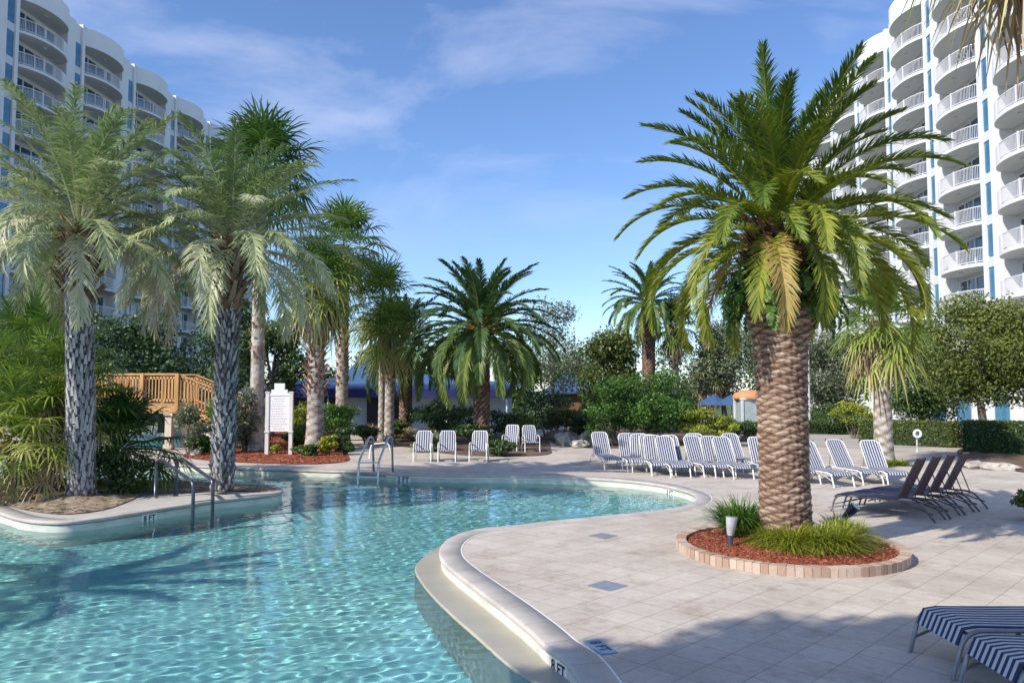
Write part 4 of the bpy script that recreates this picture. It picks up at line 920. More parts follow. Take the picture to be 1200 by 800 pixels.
# ================================================================ TOWERS
FH = 2.9; Z0 = 1.1
def tower(name, base, dirv, outv, nb, label, Z0, floors=11, first=0):
    """base: outer foot of the nearest pilaster; s runs away from the camera along the facade, t outward; t=0 is the pilaster face"""
    base = np.array(base, float); D = nrm(np.array(dirv, float)); O = np.array([outv*D[1], -outv*D[0]]); W = 8.87
    root = empty(name, (0, 0, 0), 0, label, 'hotel tower')
    RC, SE = 1.0, 6.75                               # recess depth of the door wall, far end of the balcony
    top = Z0+FH*floors; ang = math.atan2(D[1], D[0]); zt = top+1.55
    def w3(s, t, z): p = base+D*s+O*t; return (p[0], p[1], z)
    def lw(s, t, z): p = D*s+O*t; return (p[0], p[1], z)
    ctrl = np.array([(.40, .02), (.9, .42), (1.7, .80), (2.8, 1.05), (4.0, 1.08), (5.1, .90), (6.0, .52), (6.5, .12), (6.62, -.3), (6.64, -RC+.02)])
    OUT = spline(ctrl, closed=False, step=.12)
    def outl(off=0.0, a=0., b=1.):
        n_ = normals2(OUT, closed=False)*(1 if True else -1); P_ = OUT-off*np.where(n_[:, 1:2] < 0, -1, 1)*n_ if off else OUT
        k = len(P_); return [(max(p[0], .38), max(p[1], -RC+.01)) for p in P_[int(a*k):max(int(b*k), 1)]]
    q = QB(); mid = base+D*(nb*W/2-2)-O*(7.0+RC)
    q.box((mid[0], mid[1], zt/2-1), (nb*W+4, 14.0, zt+1.9), ang); q.build('wall', M['stucco'], root)
    def local_mesh(f, mat, nm):
        qq = QB(); f(qq); return qq.mesh(nm, mat)
    def slab(qq, za, zb, E, f3=lw):
        n = len(E); V = [f3(s, t, za) for s, t in E]+[f3(s, t, zb) for s, t in E]+[f3(s, -RC+.003, za) for s, t in E]+[f3(s, -RC+.003, zb) for s, t in E]; Q = []
        for i in range(n-1): Q += [(i, i+1, n+i+1, n+i), (i, 2*n+i, 2*n+i+1, i+1), (n+i, n+i+1, 3*n+i+1, 3*n+i)]
        qq.quads(V, Q, .5)
    def strip3(qq, E, z0, z1, th):
        n = len(E); E2 = [(s, t-th) for s, t in E]
        V = [lw(s, t, z0) for s, t in E]+[lw(s, t, z1) for s, t in E]+[lw(s, t, z1) for s, t in E2]+[lw(s, t, z0) for s, t in E2]; Q = []
        for i in range(n-1): Q += [(i, i+1, n+i+1, n+i), (n+i, n+i+1, 2*n+i+1, 2*n+i), (2*n+i, 2*n+i+1, 3*n+i+1, 3*n+i)]
        Q.append((0, n, 2*n, 3*n)); qq.quads(V, Q, .5)
    full = outl(); k = len(full); cut = int(k*.60)
    m_slab = local_mesh(lambda qq: (slab(qq, 0, -.24, full), strip3(qq, full[cut:int(k*.86)], 0.001, 1.05, .12)), M['stucco'], 'balcony')
    def soff(qq):
        E = [(s, t-.10) for s, t in full if t-.10 > -RC+.02]; n = len(E); qq.quads([lw(s, t, -.244) for s, t in E]+[lw(s, -RC+.004, -.244) for s, t in E], [(i, i+1, n+i+1, n+i) for i in range(n-1)], .5)
        qq.box(lw(3.4, .2, -.30), (.22, .22, .10), 0, .2)
    m_soff = local_mesh(soff, M['stucco_soffit'], 'soffit')
    def rail(qq):
        P3 = np.array([lw(s, t-.07, 0) for s, t in full[:cut+1]]); P3r = resamp(P3[:, :2], 40)
        for z, w_ in ((1.05, .06), (.12, .05)):
            for a, b in zip(P3r[:-1:3], P3r[3::3]): qq.bar((a[0], a[1], z), (b[0], b[1], z), w_)
        for i, p in enumerate(P3r): qq.box((p[0], p[1], .58), (.022, .022, .92) if i % 19 else (.09, .09, 1.12))
    m_rail = local_mesh(rail, M['rail_white'], 'railing')
    def doorf(qq):
        for s in (1.0, 2.35, 3.7, 5.05, 6.2): qq.box(lw(s, -RC+.05, 1.18), (.12, .10, 2.36), ang)
        for a, b in ((1.06, 2.29), (2.41, 3.64), (3.76, 4.99), (5.11, 6.14)): qq.box(lw((a+b)/2, -RC+.05, 2.31), (b-a, .09, .10), ang)
    m_df = local_mesh(doorf, M['rail_white'], 'door_frame')
    m_dg = local_mesh(lambda qq: [qq.box(lw((a+b)/2, -RC+.02, 1.13), (b-a, .04, 2.22), ang) for a, b in ((1.07, 2.28), (2.42, 3.63), (3.77, 4.98), (5.12, 6.13))], M['glass_door'], 'door_glass')
    m_sw = local_mesh(lambda qq: qq.box(lw(-.52, -.12, 1.42), (.84, .06, 2.2), ang), M['glass_strip'], 'strip_window')
    m_sp = local_mesh(lambda qq: qq.box(lw(-.52, -.09, -.15), (.88, .12, .66), ang), M['stucco_spandrel'], 'spandrel_panel')
    for b in range(first, nb):
        q = QB()
        p = w3(b*W+.19, -RC/2+.03, 0); q.box((p[0], p[1], zt/2+.06), (.42, RC+.02, zt+.06), ang)
        p = w3(b*W-.50, -RC/2-.07, 0); q.box((p[0], p[1], zt/2), (.94, RC-.2, zt-.2), ang)
        p = w3(b*W-1.58, -RC/2-.0, 0); q.box((p[0], p[1], zt/2), (1.2, RC, zt), ang)
        q.build('pilaster', M['stucco'], root)
        qq = QB(); slab(qq, zt-.02, top-.24, [(s, t+.03) for s, t in full], lambda s, t, z: w3(b*W+s, t, z)); qq.build('roof_band', M['stucco'], root)
        for f in range(floors):
            z = Z0+f*FH; l0 = w3(b*W, 0, z)
            if f > 0:
                bo = link('balcony', m_slab, root, l0); link('railing', m_rail, bo); link('soffit', m_soff, bo)
            df = link('sliding_door', m_dg, root, l0); link('door_frame', m_df, df)
            sw = link('strip_window', m_sw, root, l0); link('spandrel_panel', m_sp, sw)
        link('soffit', m_soff, root, w3(b*W, 0, top))
    return root
tower('hotel_tower', (32.6-1.13*3, 52.3-8.8*3), (1.13, 8.8), -1, 9, 'sunlit white hotel tower with curved balconies on the right', 2.5)
tower('hotel_tower', (-41.5-.55, 62.4-8.8), (.55, 8.8), 1, 7, 'shaded white hotel tower with curved balconies on the left', 3.6)

# ================================================================ POOL BAR AND SMALL BUILDINGS
def gable_building(name, x0, x1, y0, y1, hw, hr, label, wall, roof, cat='building', over=.5, group=None):
    cx, cy = (x0+x1)/2, (y0+y1)/2; o = empty(name, (cx, cy, 0), 0, label, cat, group); w_, d_ = (x1-x0)/2, (y1-y0)/2
    q = QB(); q.box((0, 0, hw/2), (2*w_, 2*d_, hw)); q.build('wall', wall, o)
    q = QB(); a, b = w_+over, d_+over; k = max(0, a-b*1.1)
    V = [(-a, -b, hw), (a, -b, hw), (a, b, hw), (-a, b, hw), (-k, 0, hr), (k, 0, hr), (-a, -b, hw-.18), (a, -b, hw-.18), (a, b, hw-.18), (-a, b, hw-.18)]
    q.quads(V, [(0, 1, 5, 4), (2, 3, 4, 5), (1, 2, 5, 5), (3, 0, 4, 4), (6, 7, 1, 0), (7, 8, 2, 1), (8, 9, 3, 2), (9, 6, 0, 3), (6, 9, 8, 7)], .5); q.build('roof', roof, o)
    return o
xa = at(318, 456, 46)[0]; xb = at(600, 456, 46)[0]
bar = gable_building('pool_bar', xa, xb, 46, 56, 2.75, 3.4, 'long low pool bar with blue roof and deep blue awning behind the palms', M['pale_wall'], M['blue_roof'])
q = QB(); w_ = (xb-xa)/2
for (a, b) in ((-w_, w_),):
    V = [(a, -5.02, 2.72), (b, -5.02, 2.72), (b, -6.6, 2.45), (a, -6.6, 2.45), (b, -6.6, 1.95), (a, -6.6, 1.95), (a, -5.02, 2.64), (b, -5.02, 2.64), (b, -6.57, 2.38), (a, -6.57, 2.38)]
    q.quads(V, [(0, 3, 2, 1), (3, 5, 4, 2), (6, 7, 8, 9)], .5)
q.build('awning', M['blue_awning'], bar)
for xs in np.linspace(-w_+.3, w_-.3, 5):
    q = QB(); q.tube([(xs, -6.5, 0), (xs, -6.5, 2.4)], .05, 8); q.build('post', M['rail_white'], bar, smooth=True)
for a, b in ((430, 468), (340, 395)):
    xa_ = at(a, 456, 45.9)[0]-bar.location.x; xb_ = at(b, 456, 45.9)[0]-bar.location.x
    q = QB(); q.box(((xa_+xb_)/2, -5.03, 1.1), (xb_-xa_, .06, 2.1)); q.build('opening_panel', M['interior_shade'], bar)  # near-black panel on the wall; the shade inside is painted as its colour
gable_building('cabana', at(378, 456, 52)[0], at(404, 456, 52)[0]+1, 60, 64, 3.3, 5.6, 'blue roofed cabana peeking above the pool bar between the booted trunks', M['pale_wall'], M['blue_roof'])
gable_building('cabana', at(648, 456, 55)[0], at(694, 456, 55)[0], 55, 60, 2.3, 3.9, 'blue roofed cabana seen left of the magnolia', M['wood_dark'], M['blue_roof'])
def parasol(px, Y, label, zt=2.15):
    x = at(px, 456, Y)[0]; o = empty('parasol', (x, Y, 0), 0, label, 'parasol', 'blue parasols beyond the garden')
    q = QB(); n = 8; V = [(0, 0, zt)]*1; V = [(0, 0, zt)]+[(math.cos(2*PI*i/n)*.85, math.sin(2*PI*i/n)*.85, zt-.45) for i in range(n)]+[(math.cos(2*PI*i/n)*.86, math.sin(2*PI*i/n)*.86, zt-.58) for i in range(n)]
    q.quads(V, [(0, 1+i, 1+(i+1) % n, 0) for i in range(n)]+[(1+i, 1+n+i, 1+n+(i+1) % n, 1+(i+1) % n) for i in range(n)], .5); q.build('canopy', M['blue_roof'], o)
    q = QB(); q.tube([(0, 0, 0), (0, 0, zt)], .025, 8); q.build('pole', M['rail_white'], o)
parasol(857, 42, 'blue parasol just left of the orange roofed kiosk'); parasol(836, 43, 'blue parasol behind the squat fan palm')
# kiosk
kx = at(880, 456, 37)[0]; k_ = empty('kiosk', (kx, 37, 0), 0, 'grey glazed kiosk with rounded orange roof left of the tall palm trunk', 'kiosk')
q = QB(); q.box((0, 0, 1.0), (1.25, 1.25, 2.0)); q.build('glass_panels', M['glass_kiosk'], k_)
q = QB()
for x in (-.62, .62):
    for y in (-.62, .62): q.box((x, y, 1.02), (.1, .1, 2.04))
for z in (.06, 1.98): q.box((0, 0, z), (1.36, 1.36, .1))
q.build('frame', M['rail_white'], k_)
q = QB(); n = 16; V = []
prof = [(.85, 1.98), (.88, 2.1), (.75, 2.26), (.4, 2.36), (.02, 2.4)]
for r0, z0 in prof: V += [(math.cos(2*PI*i/n)*r0, math.sin(2*PI*i/n)*r0, z0) for i in range(n)]
q.quads(V, [(k*n+i, k*n+(i+1) % n, (k+1)*n+(i+1) % n, (k+1)*n+i) for k in range(4) for i in range(n)], .5); q.build('roof', M['orange_roof'], k_, smooth=True)
# blue doors / entrance block at the tower foot seen beneath the oaks
ex = at(1165, 456, 46)[0]
eb = empty('entrance_block', (ex, 46, 0), 0, 'white ground floor block with tall blue panels at the foot of the right tower', 'building')
q = QB(); q.box((0, 2, 2.0), (9, 4, 4.0)); q.build('wall', M['stucco'], eb)
for x in (-3.4, -1.9, .4, 2.2):
    q = QB(); q.box((x, -.03, 1.5), (.8, .08, 2.6)); q.build('blue_panel', M['glass_strip'], eb)
# light pole
q = QB(); b = gp(998, 510); q.tube([(0, 0, 0), (0, 0, .7)], .05, 8)
# slim grey posts
def post(px, py, h, label, r=.05):
    b = gp(px, py); o = empty('lamp_post', b, 0, label, 'post', 'slim grey posts')
    q = QB(); q.tube([(0, 0, 0), (0, 0, .12), (0, 0, .13), (0, 0, h)], [r*1.8, r*1.8, r, r*.8], 10); q.build('pole', M['grey_lamp'], o, smooth=True)
    q = QB(); q.tube([(0, 0, h), (0, 0, h+.05), (0, 0, h+.28), (0, 0, h+.33)], [.06, .14, .17, .03], 12); q.build('lantern', M['sign_white'], o, smooth=True)
post(949, 508, 5.2, 'slim grey post at the right side of the tall palm trunk', .07)
# life ring on a stand
b = gp(1075, 530); o = empty('life_ring_stand', b, 0, 'white life ring on a short post before the sunlit hedge', 'life ring')
q = QB(); q.tube([(0, 0, 0), (0, 0, .75)], .03, 8); q.build('post', M['rail_white'], o)
q = QB(); a = np.linspace(0, 2*PI, 25); q.tube(np.c_[np.cos(a)*.13, np.full(25, -.06), .72+np.sin(a)*.13], .05, 8, cap=False); q.build('ring', M['sign_white'], o, smooth=True)

# ================================================================ WOODEN BRIDGE
by = gp(197, 527)[1]; bx = gp(207, 527)[0]; bl = at(60, 456, by)[0]
br = empty('wooden_bridge', (bx, by, 0), 0, 'orange wooden footbridge with slatted railings on pale columns', 'bridge')
DZ = 1.78; Wd = 1.7; LX = bl-bx
q = QB()
for y in (0, Wd): q.box((LX/2, y, DZ-.14), (abs(LX), .08, .34)); 
for i in range(int(abs(LX)/.15)): q.box((-.07-i*.15, Wd/2, DZ+.05), (.135, Wd+.1, .04))
q.build('deck', M['wood'], br)
rp = np.array([2.35, 0, -.95])           # ramp falls to the right
q = QB()
for y in (0, Wd): q.bar((0, y, DZ-.12), (rp[0], y, DZ-.12+rp[2]), .08, .34)
for i in range(14):
    t = (i+.5)/14; q.box((rp[0]*t, Wd/2, DZ+.05+rp[2]*t), (.15, Wd+.1, .04))
q.build('ramp', M['wood'], br)
def railing_side(y, col_=M['wood']):
    q = QB()
    q.bar((LX, y, DZ+1.27), (.03, y, DZ+1.27), .14, .05); q.bar((LX, y, DZ+1.12), (0, y, DZ+1.12), .04, .09); q.bar((LX, y, DZ+.2), (0, y, DZ+.2), .04, .09)
    x = -.09
    while x > LX: q.box((x, y, DZ+.66), (.04, .04, 1.0)); x -= .135
    q.bar((0, y, DZ+1.27), (rp[0], y, DZ+1.27+rp[2]), .14, .05); q.bar((0, y, DZ+1.12), (rp[0], y, DZ+1.12+rp[2]), .04, .09); q.bar((0, y, DZ+.2), (rp[0], y, DZ+.2+rp[2]), .04, .09)
    for i in range(1, 17):
        t = i/17; q.box((rp[0]*t, y, DZ+.66+rp[2]*t), (.04, .04, 1.0))
    return q.build('railing', col_, br)
railing_side(-.02); railing_side(Wd+.02)
for y in (-.1, Wd+.1):
    for x in list(np.arange(0, LX, -1.42)):
        q = QB(); q.box((x, y, DZ+.5), (.13, .13, 1.55)); q.build('post', M['wood'], br)
    q = QB(); q.box((rp[0], y, DZ+.5+rp[2]), (.13, .13, 1.5)); q.build('post', M['wood'], br)
for x in (-.36, 1.9, -3.6):
    for y in (.1, Wd-.1):
        hh = DZ-.3+(rp[2]*max(x, 0)/rp[0]); q = QB(); q.box((x, y, hh/2-.2), (.26, .26, hh+.4)); q.box((x, y, hh-.06), (.36, .36, .14)); q.box((x, y, .06), (.34, .34, .3)); q.build('column', M['column'], br)

# ================================================================ RULES BOARD
sb = gp(326.5, 533); sg = empty('rules_board', sb, 0, 'white pool rules board with stepped top on two posts in the red mulch', 'sign')
for x in (-.44, .44):
    q = QB(); q.box((x, 0, 1.15), (.13, .13, 2.3)); q.box((x, 0, .86), (.18, .18, .07)); q.box((x, 0, 2.32), (.16, .16, .05)); q.build('post', M['sign_post'], sg)
q = QB(); q.box((0, 0, 1.53), (.78, .06, 1.32)); q.build('panel', M['sign_white'], sg)
q = QB(); q.box((0, -.01, 2.24), (.74, .08, .10)); q.box((0, -.01, 2.355), (.60, .08, .13)); q.box((0, -.01, 2.535), (.38, .08, .23)); q.build('crest', M['sign_white'], sg)
def text_obj(name, body, size, mat, parent=None, loc=(0, 0, 0), rot=(PI/2, 0, 0), ext=.0, align='CENTER', bold=0):
    cu = bpy.data.curves.new(name, 'FONT'); cu.body = body; cu.size = size; cu.align_x = align; cu.align_y = 'CENTER'; cu.extrude = ext; cu.offset = bold; cu.resolution_u = 3
    t = bpy.data.objects.new(name+'_tmp', cu); col.objects.link(t)
    me = bpy.data.meshes.new_from_object(t); bpy.data.objects.remove(t); me.materials.clear(); me.materials.append(mat)
    o = link(name, me, parent, loc); o.rotation_euler = rot; return o
lines = ['POOL RULES', 'NO DIVING  NO RUNNING', 'NO GLASS', 'SHOWER BEFORE ENTERING', 'NO FOOD OR DRINK', 'IN POOL', 'NO LIFEGUARD ON DUTY', 'SWIM AT YOUR OWN RISK', 'NO PETS IN POOL', 'POOL HOURS', 'DAWN TO DUSK']
q = QB(); rr_ = random.Random(2)
for i in range(13):                               # the lettering is too fine to read in the photo: short ragged strokes in rows
    z = 2.08-i*.093; x = -.33+(.12 if i in (0, 12) else rr_.uniform(0, .06)); end = .33-(.12 if i in (0, 12) else rr_.uniform(0, .22))
    while x < end:
        w1 = rr_.uniform(.025, .09); w1 = min(w1, end-x+.01); q.box((x+w1/2, -.0315, z), (w1, .004, .028)); x += w1+.022
q.build('lettering', M['ink_grey'], sg)

# ================================================================ DEPTH MARKS
def wall_mark(px, py, body, size, label, P=pool, side=-1, plate=True, grp='depth marks on the pool walls'):
    g = np.array(gp(px, py, -.12)[:2]); d = np.linalg.norm(P-g, axis=1); i = int(np.argmin(d)); Nn = normals2(P); n = Nn[i]*side; p = P[i]
    ang = math.atan2(n[1], n[0])+PI/2
    p = p+Nn[i]*(.012 if side < 0 else -.012)
    o = empty('depth_marker', (p[0]+n[0]*.006, p[1]+n[1]*.006, -.15), ang, label, 'depth marker', grp)
    if plate:
        q = QB(); q.box((0, .004, 0), (size*2.3, .008, size*1.15)); q.build('tile', M['joint'], o)
    text_obj('lettering', body, size, M['ink'], o, (0, -.004, 0), bold=.004)
    return o
wall_mark(655, 783, '8 FT', .15, 'depth marker reading 8 FT on the pool wall in the bottom foreground')
wall_mark(186, 606, '8 FT', .15, 'depth marker reading 8 FT on the island wall below the handrails', isl, 1)
wall_mark(760, 577, '3 FT', .17, 'small depth marker on the far wall of the right pool end')
wall_mark(474, 561, '3 FT', .2, 'small depth marker on the far pool wall right of the steel ladder')
c = gp(703, 758); o = empty('deck_depth_tile', (c[0], c[1], .004), R(-70), 'blue tiled depth marker reading 8 FT set in the deck near the coping', 'depth marker')
q = QB(); q.box((0, 0, .004), (.40, .17, .008)); q.build('tile', M['tile_blue'], o)
text_obj('lettering', '8 FT', .15, M['ink'], o, (0, 0, .0095), (0, 0, 0), bold=.004)
c = gp(671, 748); 

# ================================================================ HANDRAILS AND LADDER
def rail_path(pts, r=.022, n=10):
    P_ = [np.array(p, float) for p in pts]; out = [P_[0]]
    for i in range(1, len(P_)-1):
        a, b, c = P_[i-1], P_[i], P_[i+1]; da, dc = np.linalg.norm(a-b), np.linalg.norm(c-b); k = min(.16, da*.45, dc*.45)
        p0 = b+(a-b)/da*k; p1 = b+(c-b)/dc*k
        for t in np.linspace(0, 1, 6): out.append((1-t)**2*p0+2*t*(1-t)*b+t*t*p1)
    out.append(P_[-1]); return out
# island handrails: each from the deck up, over, and down into the water
h0 = np.array(gp(182, 583)); h1 = np.array(gp(206, 581)); e0 = np.array(gp(226, 598, 0)); e1 = np.array(gp(249, 595, 0))
hr = empty('curved_handrails', tuple(h0), 0, 'pair of dark curved pool handrails on the island edge', 'handrail')
for a, b in ((h0, e0), (h1, e1)):
    a_ = a-h0; b_ = b-h0; d = nrm(b_-a_); 
    pts = [a_+[0, 0, -.02], a_+[0, 0, .80], a_+d*.34+[0, 0, .88], b_+[0, 0, .56], b_+[0, 0, -1.2]]
    q = QB(); q.tube(rail_path(pts), .036, 12); q.build('rail', M['rail_dark'], hr, smooth=True)
    q = QB(); q.tube([a_+[0, 0, .0], a_+[0, 0, .03]], .06, 14); q.build('flange', M['grey_metal'], hr, smooth=True)
for k, z in enumerate((-.45, -.75)):
    q = QB(); a_ = e0-h0+[0, 0, z]; b_ = e1-h0+[0, 0, z]; q.bar(a_, b_, .10, .03); q.build('step', M['steel'], hr)
q = QB(); a_ = e0-h0+[0, 0, .17]; b_ = e1-h0+[0, 0, .17]; q.tube([a_, b_], .012, 8); q.build('crossbar', M['grey_metal'], hr)
# far ladder
f0 = np.array(gp(421, 556)); f1 = np.array(gp(444, 556)); ld = empty('pool_ladder', tuple(f0), 0, 'steel pool ladder with tall side rails at the far pool edge', 'ladder')
for a in (f0, f1):
    a_ = a-f0; q = QB(); pts = [a_+[0, -.12, -1.0], a_+[0, -.12, .35], a_+[.22, .25, 1.05], a_+[.30, .40, 1.05], a_+[.30, .62, .0]]
    q.tube(rail_path(pts), .032, 10); q.build('rail', M['steel'], ld, smooth=True)
    q = QB(); q.tube([a_+[.30, .62, 0], a_+[.30, .62, .03]], .07, 12); q.build('flange', M['steel'], ld, smooth=True)
for z in (.35, -.05, -.5):
    q = QB(); q.bar([0, -.12, z], f1-f0+[0, -.12, z], .10, .035); q.build('step', M['steel'], ld)
# bench-like arm behind the ladder
f2 = np.array(gp(433, 537)); cr_ = empty('handrail_loop', tuple(f2), 0, 'low white handrail loop behind the pool ladder', 'handrail')
q = QB(); q.tube(rail_path([(0, 0, 0), (.05, 0, .5), (.65, .1, .55), (.8, .1, 0)]), .03, 8); q.build('rail', M['white_metal'], cr_, smooth=True)

# ================================================================ LOUNGERS AND CHAIRS
def striped_sling(q1, q2, path, w, n=9):
    """lengthwise stripes: q1 navy, q2 white; path = list of (x, z)"""
    P_ = np.array(path, float); k = len(P_); ys = np.linspace(-w/2, w/2, n*2)
    T = nrm(np.gradient(P_, axis=0)); Nn = np.stack([-T[:, 1], T[:, 0]], 1)
    for i in range(n*2-1):
        q = q1 if i % 2 == 0 else q2
        up = 0.006; V = []
        for off in (up, -up):
            for j in range(k): V += [(P_[j][0]+Nn[j][0]*off, ys[i], P_[j][1]+Nn[j][1]*off), (P_[j][0]+Nn[j][0]*off, ys[i+1], P_[j][1]+Nn[j][1]*off)]
        Q = [(2*j, 2*j+1, 2*j+3, 2*j+2) for j in range(k-1)]+[(2*k+2*j, 2*k+2*j+2, 2*k+2*j+3, 2*k+2*j+1) for j in range(k-1)]
        Q += [(2*j, 2*j+2, 2*k+2*j+2, 2*k+2*j) for j in range(k-1)]+[(2*j+1, 2*k+2*j+1, 2*k+2*j+3, 2*j+3) for j in range(k-1)]
        q.quads(V, Q, .5)
def make_lounger(name, frame, stripes, back_deg, label, cat='sun lounger', group=None, w=.56, seat=.34, waterfall=.06, plain=None, r=.018):
    """x axis: foot end at 0, head at +1.9"""
    o = empty(name, (0, 0, 0), 0, label, cat, group); hw = w/2; a = R(back_deg); bx_, bl_ = 1.2, .86
    bt = (bx_+bl_*math.cos(a), seat+.02+bl_*math.sin(a))
    q = QB()
    for y in (-hw, hw):
        q.tube(rail_path([(-.04, y, 0), (.07, y, seat), (1.62, y, seat-.01), (1.88, y, 0)]), r, 8)
    q.tube([(.1, -hw, seat-.03), (.1, hw, seat-.03)], r*.8, 8); q.tube([(1.6, -hw, seat-.04), (1.6, hw, seat-.04)], r*.8, 8); q.tube([(.7, -hw, seat-.06), (.7, hw, seat-.06)], r*.7, 8)
    q.build('frame', frame, o, smooth=True)
    for x, xx in ((.0, .55), (1.84, 1.3)):
        for y in (-hw, hw):
            q = QB(); q.tube([(x, y*.98, .14), (xx, y*.98, seat-.03)], r*.7, 6); q.build('brace', frame, o, smooth=True)
    q = QB(); iw = hw-.02
    q.tube(rail_path([(bx_, -iw, seat), (bt[0], -iw, bt[1]), (bt[0], iw, bt[1]), (bx_, iw, seat)]), r*.9, 8)
    for y in (-iw*.9, iw*.9): q.tube([(bx_+bl_*.55*math.cos(a), y, seat+.02+bl_*.55*math.sin(a)), (1.58, y, seat-.03)], r*.6, 6)
    q.build('back_frame', frame, o, smooth=True)
    sp = [(.02, seat-waterfall), (.08, seat+.005), (.2, seat+.022), (.6, seat+.012), (1.0, seat+.012), (1.2, seat+.016)]
    bp_ = [(bx_+.02, seat+.02)]+[(bx_+bl_*t*math.cos(a)+.01*math.sin(t*PI)*math.sin(a), seat+.02+bl_*t*math.sin(a)-.02*math.sin(t*PI)*math.cos(a)) for t in (.25, .5, .75, 1)]
    bp_.append((bt[0]+.04*math.cos(a+.9), bt[1]+.01))
    for nm, path in (('seat_sling', sp), ('back_sling', bp_)):
        if plain and nm == 'back_sling':
            q = QB(); striped_sling(q, q, path, w-.05, 5); s1 = q.build(nm, plain, o)
        else:
            q1, q2 = QB(), QB(); striped_sling(q1, q2, path, w-.05, stripes); s1 = q1.build(nm, M['navy'], o); q2.build('white_stripes', M['strap_grey'] if plain else M['strap_white'], s1)
    return o
M['strap_grey'] = pmat('strap_grey', [(.10, .09, .12), (.16, .14, .18)], 12, .7)
GL = 'white framed striped sun loungers in rows'
proto = make_lounger('sun_lounger', M['white_metal'], 8, 52, 'x', group=GL)
def put(proto, used, x, y, rz, label, group=None):
    o = proto if not used[0] else copy_tree(proto); used[0] = True
    o.location = (x, y, 0); o.rotation_euler = (0, 0, rz); o['label'] = label
    if group: o['group'] = group
    return o
u1 = [False]
front = [((709, 548), (729, 552), 'front row white lounger at the far left end, nearest the pool'), ((736, 553), (757, 553), 'second white lounger from the left in the front row'), ((764, 555), (786, 558), 'third white lounger from the left in the front row'),
         ((792, 557), (815, 558), 'fourth white lounger from the left in the front row'), ((824, 559), (849, 560), 'fifth white lounger from the left in the front row'), ((859, 561), (884, 562), 'sixth white lounger of the front row, just left of the tall palm trunk'),
         ((937, 567), (961, 568), 'white lounger half hidden by the right side of the tall palm trunk'), ((973, 572), (1004, 570), 'white lounger whose foot is right behind the dark spotlight'), ((1010, 568), (1036, 568), 'white lounger in front of the grey fan palm trunk, left one'), ((1040, 570), (1068, 570), 'white lounger behind the backs of the dark loungers')]
for a, b, lab in front:
    p = (np.array(gp(*a))+np.array(gp(*b)))/2; put(proto, u1, p[0], p[1], PI/2+R(4+((a[0]*7) % 13)-6), lab)
for i, (px, py, lab) in enumerate([(742, 508, 'back row white lounger seen over the far left one'), (763, 510, 'second white lounger from the left in the back row'), (783, 511, 'third white lounger from the left in the back row'), (809, 508, 'fourth white lounger from the left in the back row'), (832, 511, 'fifth white lounger from the left in the back row'),
        (862, 508, 'sixth white lounger of the back row, before the kiosk'), (885, 512, 'back row white lounger touching the left side of the tall palm trunk')]):
    Y = 1.40*900/(py-456); x = at(px, py, Y)[0]; put(proto, u1, x, Y-1.62, PI/2+R((i*5) % 13-6), lab)
GD = 'dark slung loungers side by side right of the palm'
dk = make_lounger('sun_lounger', M['dark_metal'], 8, 63, 'x', group=GD, plain=M['sling_dark'], w=.56); u2 = [False]
ax = R(-46)
p0 = np.array(gp(983, 597)[:2])
for i, lab in enumerate(['dark slung lounger nearest to the camera in the row right of the palm', 'second dark slung lounger from the camera in the row right of the palm', 'third dark slung lounger from the camera in the row right of the palm', 'farthest dark slung lounger of the row right of the palm']):
    put(dk, u2, p0[0]+i*.53, p0[1]+i*.43, ax, lab)
GN = 'grey framed navy striped loungers in the foreground shade'
nr = make_lounger('sun_lounger', M['grey_metal'], 9, 25, 'x', group=GN, w=.68, seat=.40, waterfall=.13, r=.02); u3 = [False]
put(nr, u3, 3.74, 6.95, R(1), 'grey framed navy striped lounger in the right foreground, the farther of the two')
put(nr, u3, 3.70, 6.12, R(-2), 'grey framed navy striped lounger cut by the bottom right corner')
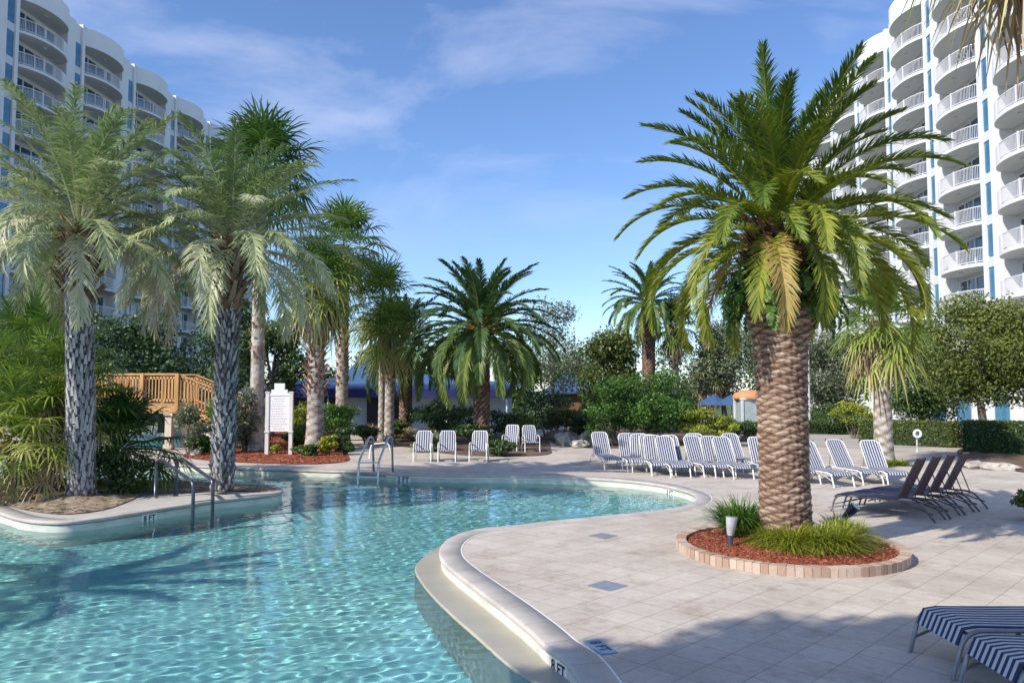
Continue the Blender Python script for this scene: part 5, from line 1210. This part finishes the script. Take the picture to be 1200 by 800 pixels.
# chairs
def make_chair(label, group):
    o = empty('striped_chair', (0, 0, 0), 0, label, 'chair', group); hw = .29
    q = QB()
    for y in (-hw, hw): q.tube(rail_path([(0, y, 0), (.02, y, .62), (.55, y, .64), (.68, y, 0)]), .018, 8)
    q.tube([(.03, -hw, .38), (.03, hw, .38)], .016, 8); q.tube([(.56, -hw, .34), (.56, hw, .34)], .016, 8)
    q.build('frame', M['white_metal'], o, smooth=True)
    q = QB(); q.tube(rail_path([(.5, -hw+.03, .34), (.76, -hw+.03, 1.0), (.76, hw-.03, 1.0), (.5, hw-.03, .34)]), .016, 8); q.build('back_frame', M['white_metal'], o, smooth=True)
    for nm, path in (('seat_sling', [(.0, .37), (.04, .40), (.2, .39), (.5, .36)]), ('back_sling', [(.5, .38), (.62, .66), (.75, .99), (.78, 1.01)])):
        q1, q2 = QB(), QB(); striped_sling(q1, q2, path, .52, 7); s1 = q1.build(nm, M['navy'], o); q2.build('white_stripes', M['strap_white'], s1)
    return o
ch = make_chair('x', 'navy striped chairs at the bed edge'); u4 = [False]
for (px, py, rz, lab) in [(494.5, 541.5, 90, 'striped chair facing the pool, left of the three in front of the wide date palm'), (523.5, 541.5, 92, 'striped chair facing the pool, middle of the three in front of the wide date palm'), (560, 541.5, 86, 'striped chair facing the pool, right of the three in front of the wide date palm'),
        (597, 529, 80, 'shaded striped chair further back, left of the far pair'), (624, 530, 100, 'shaded striped chair further back, right of the far pair')]:
    p = gp(px, py); put(ch, u4, p[0], p[1], R(rz), lab)

# ================================================================ TREES OUT OF FRAME THAT SHADE THE FOREGROUND
tree('oak_tree', 0, 7.5, 0, 0, 8, M['leaf_olive'], 'x', 201, 10, .1, 4) if False else None
def shade_tree(x, y, z0, z1, W, n, seed, label):
    o = empty('oak_tree', (x, y, 0), 0, label, 'tree', 'oaks behind the viewpoint'); q = QB(); lb = rlobes(seed, 34, W, W, z1-z0, z0, .27); leaf_cloud(q, lb, n, seed, .3); q.build('crown', M['leaf_olive'], o)
    q = QB(); q.tube([(0, 0, -.1), (.1, 0, z0*.5), (0, 0, (z0+z1)/2)], [.35, .28, .15], 10); q.build('trunk', M['bark'], o, smooth=True)
shade_tree(-9.4, -2.6, 7, 12.5, 9.0, 19000, 301, 'oak left behind the viewpoint')
shade_tree(-4.6, -2.0, 7, 12, 8.6, 19000, 302, 'oak behind the viewpoint')
b = (-16.2, 5.4, 0)
po = empty('date_palm', b, 0, 'date palm left outside the view by the pool', 'palm tree')
lathe_trunk('trunk', M['trunk_silver'], 6.5, [(0, .4), (1, .3)], po, nz=60, nt=24, rows=.16, per=10, depth=.08)
date_crown('crown', M['frond_silver'], 2.5, 34, 23, nleaf=50, wl=.025, parent=po, loc=(0, 0, 6.5))
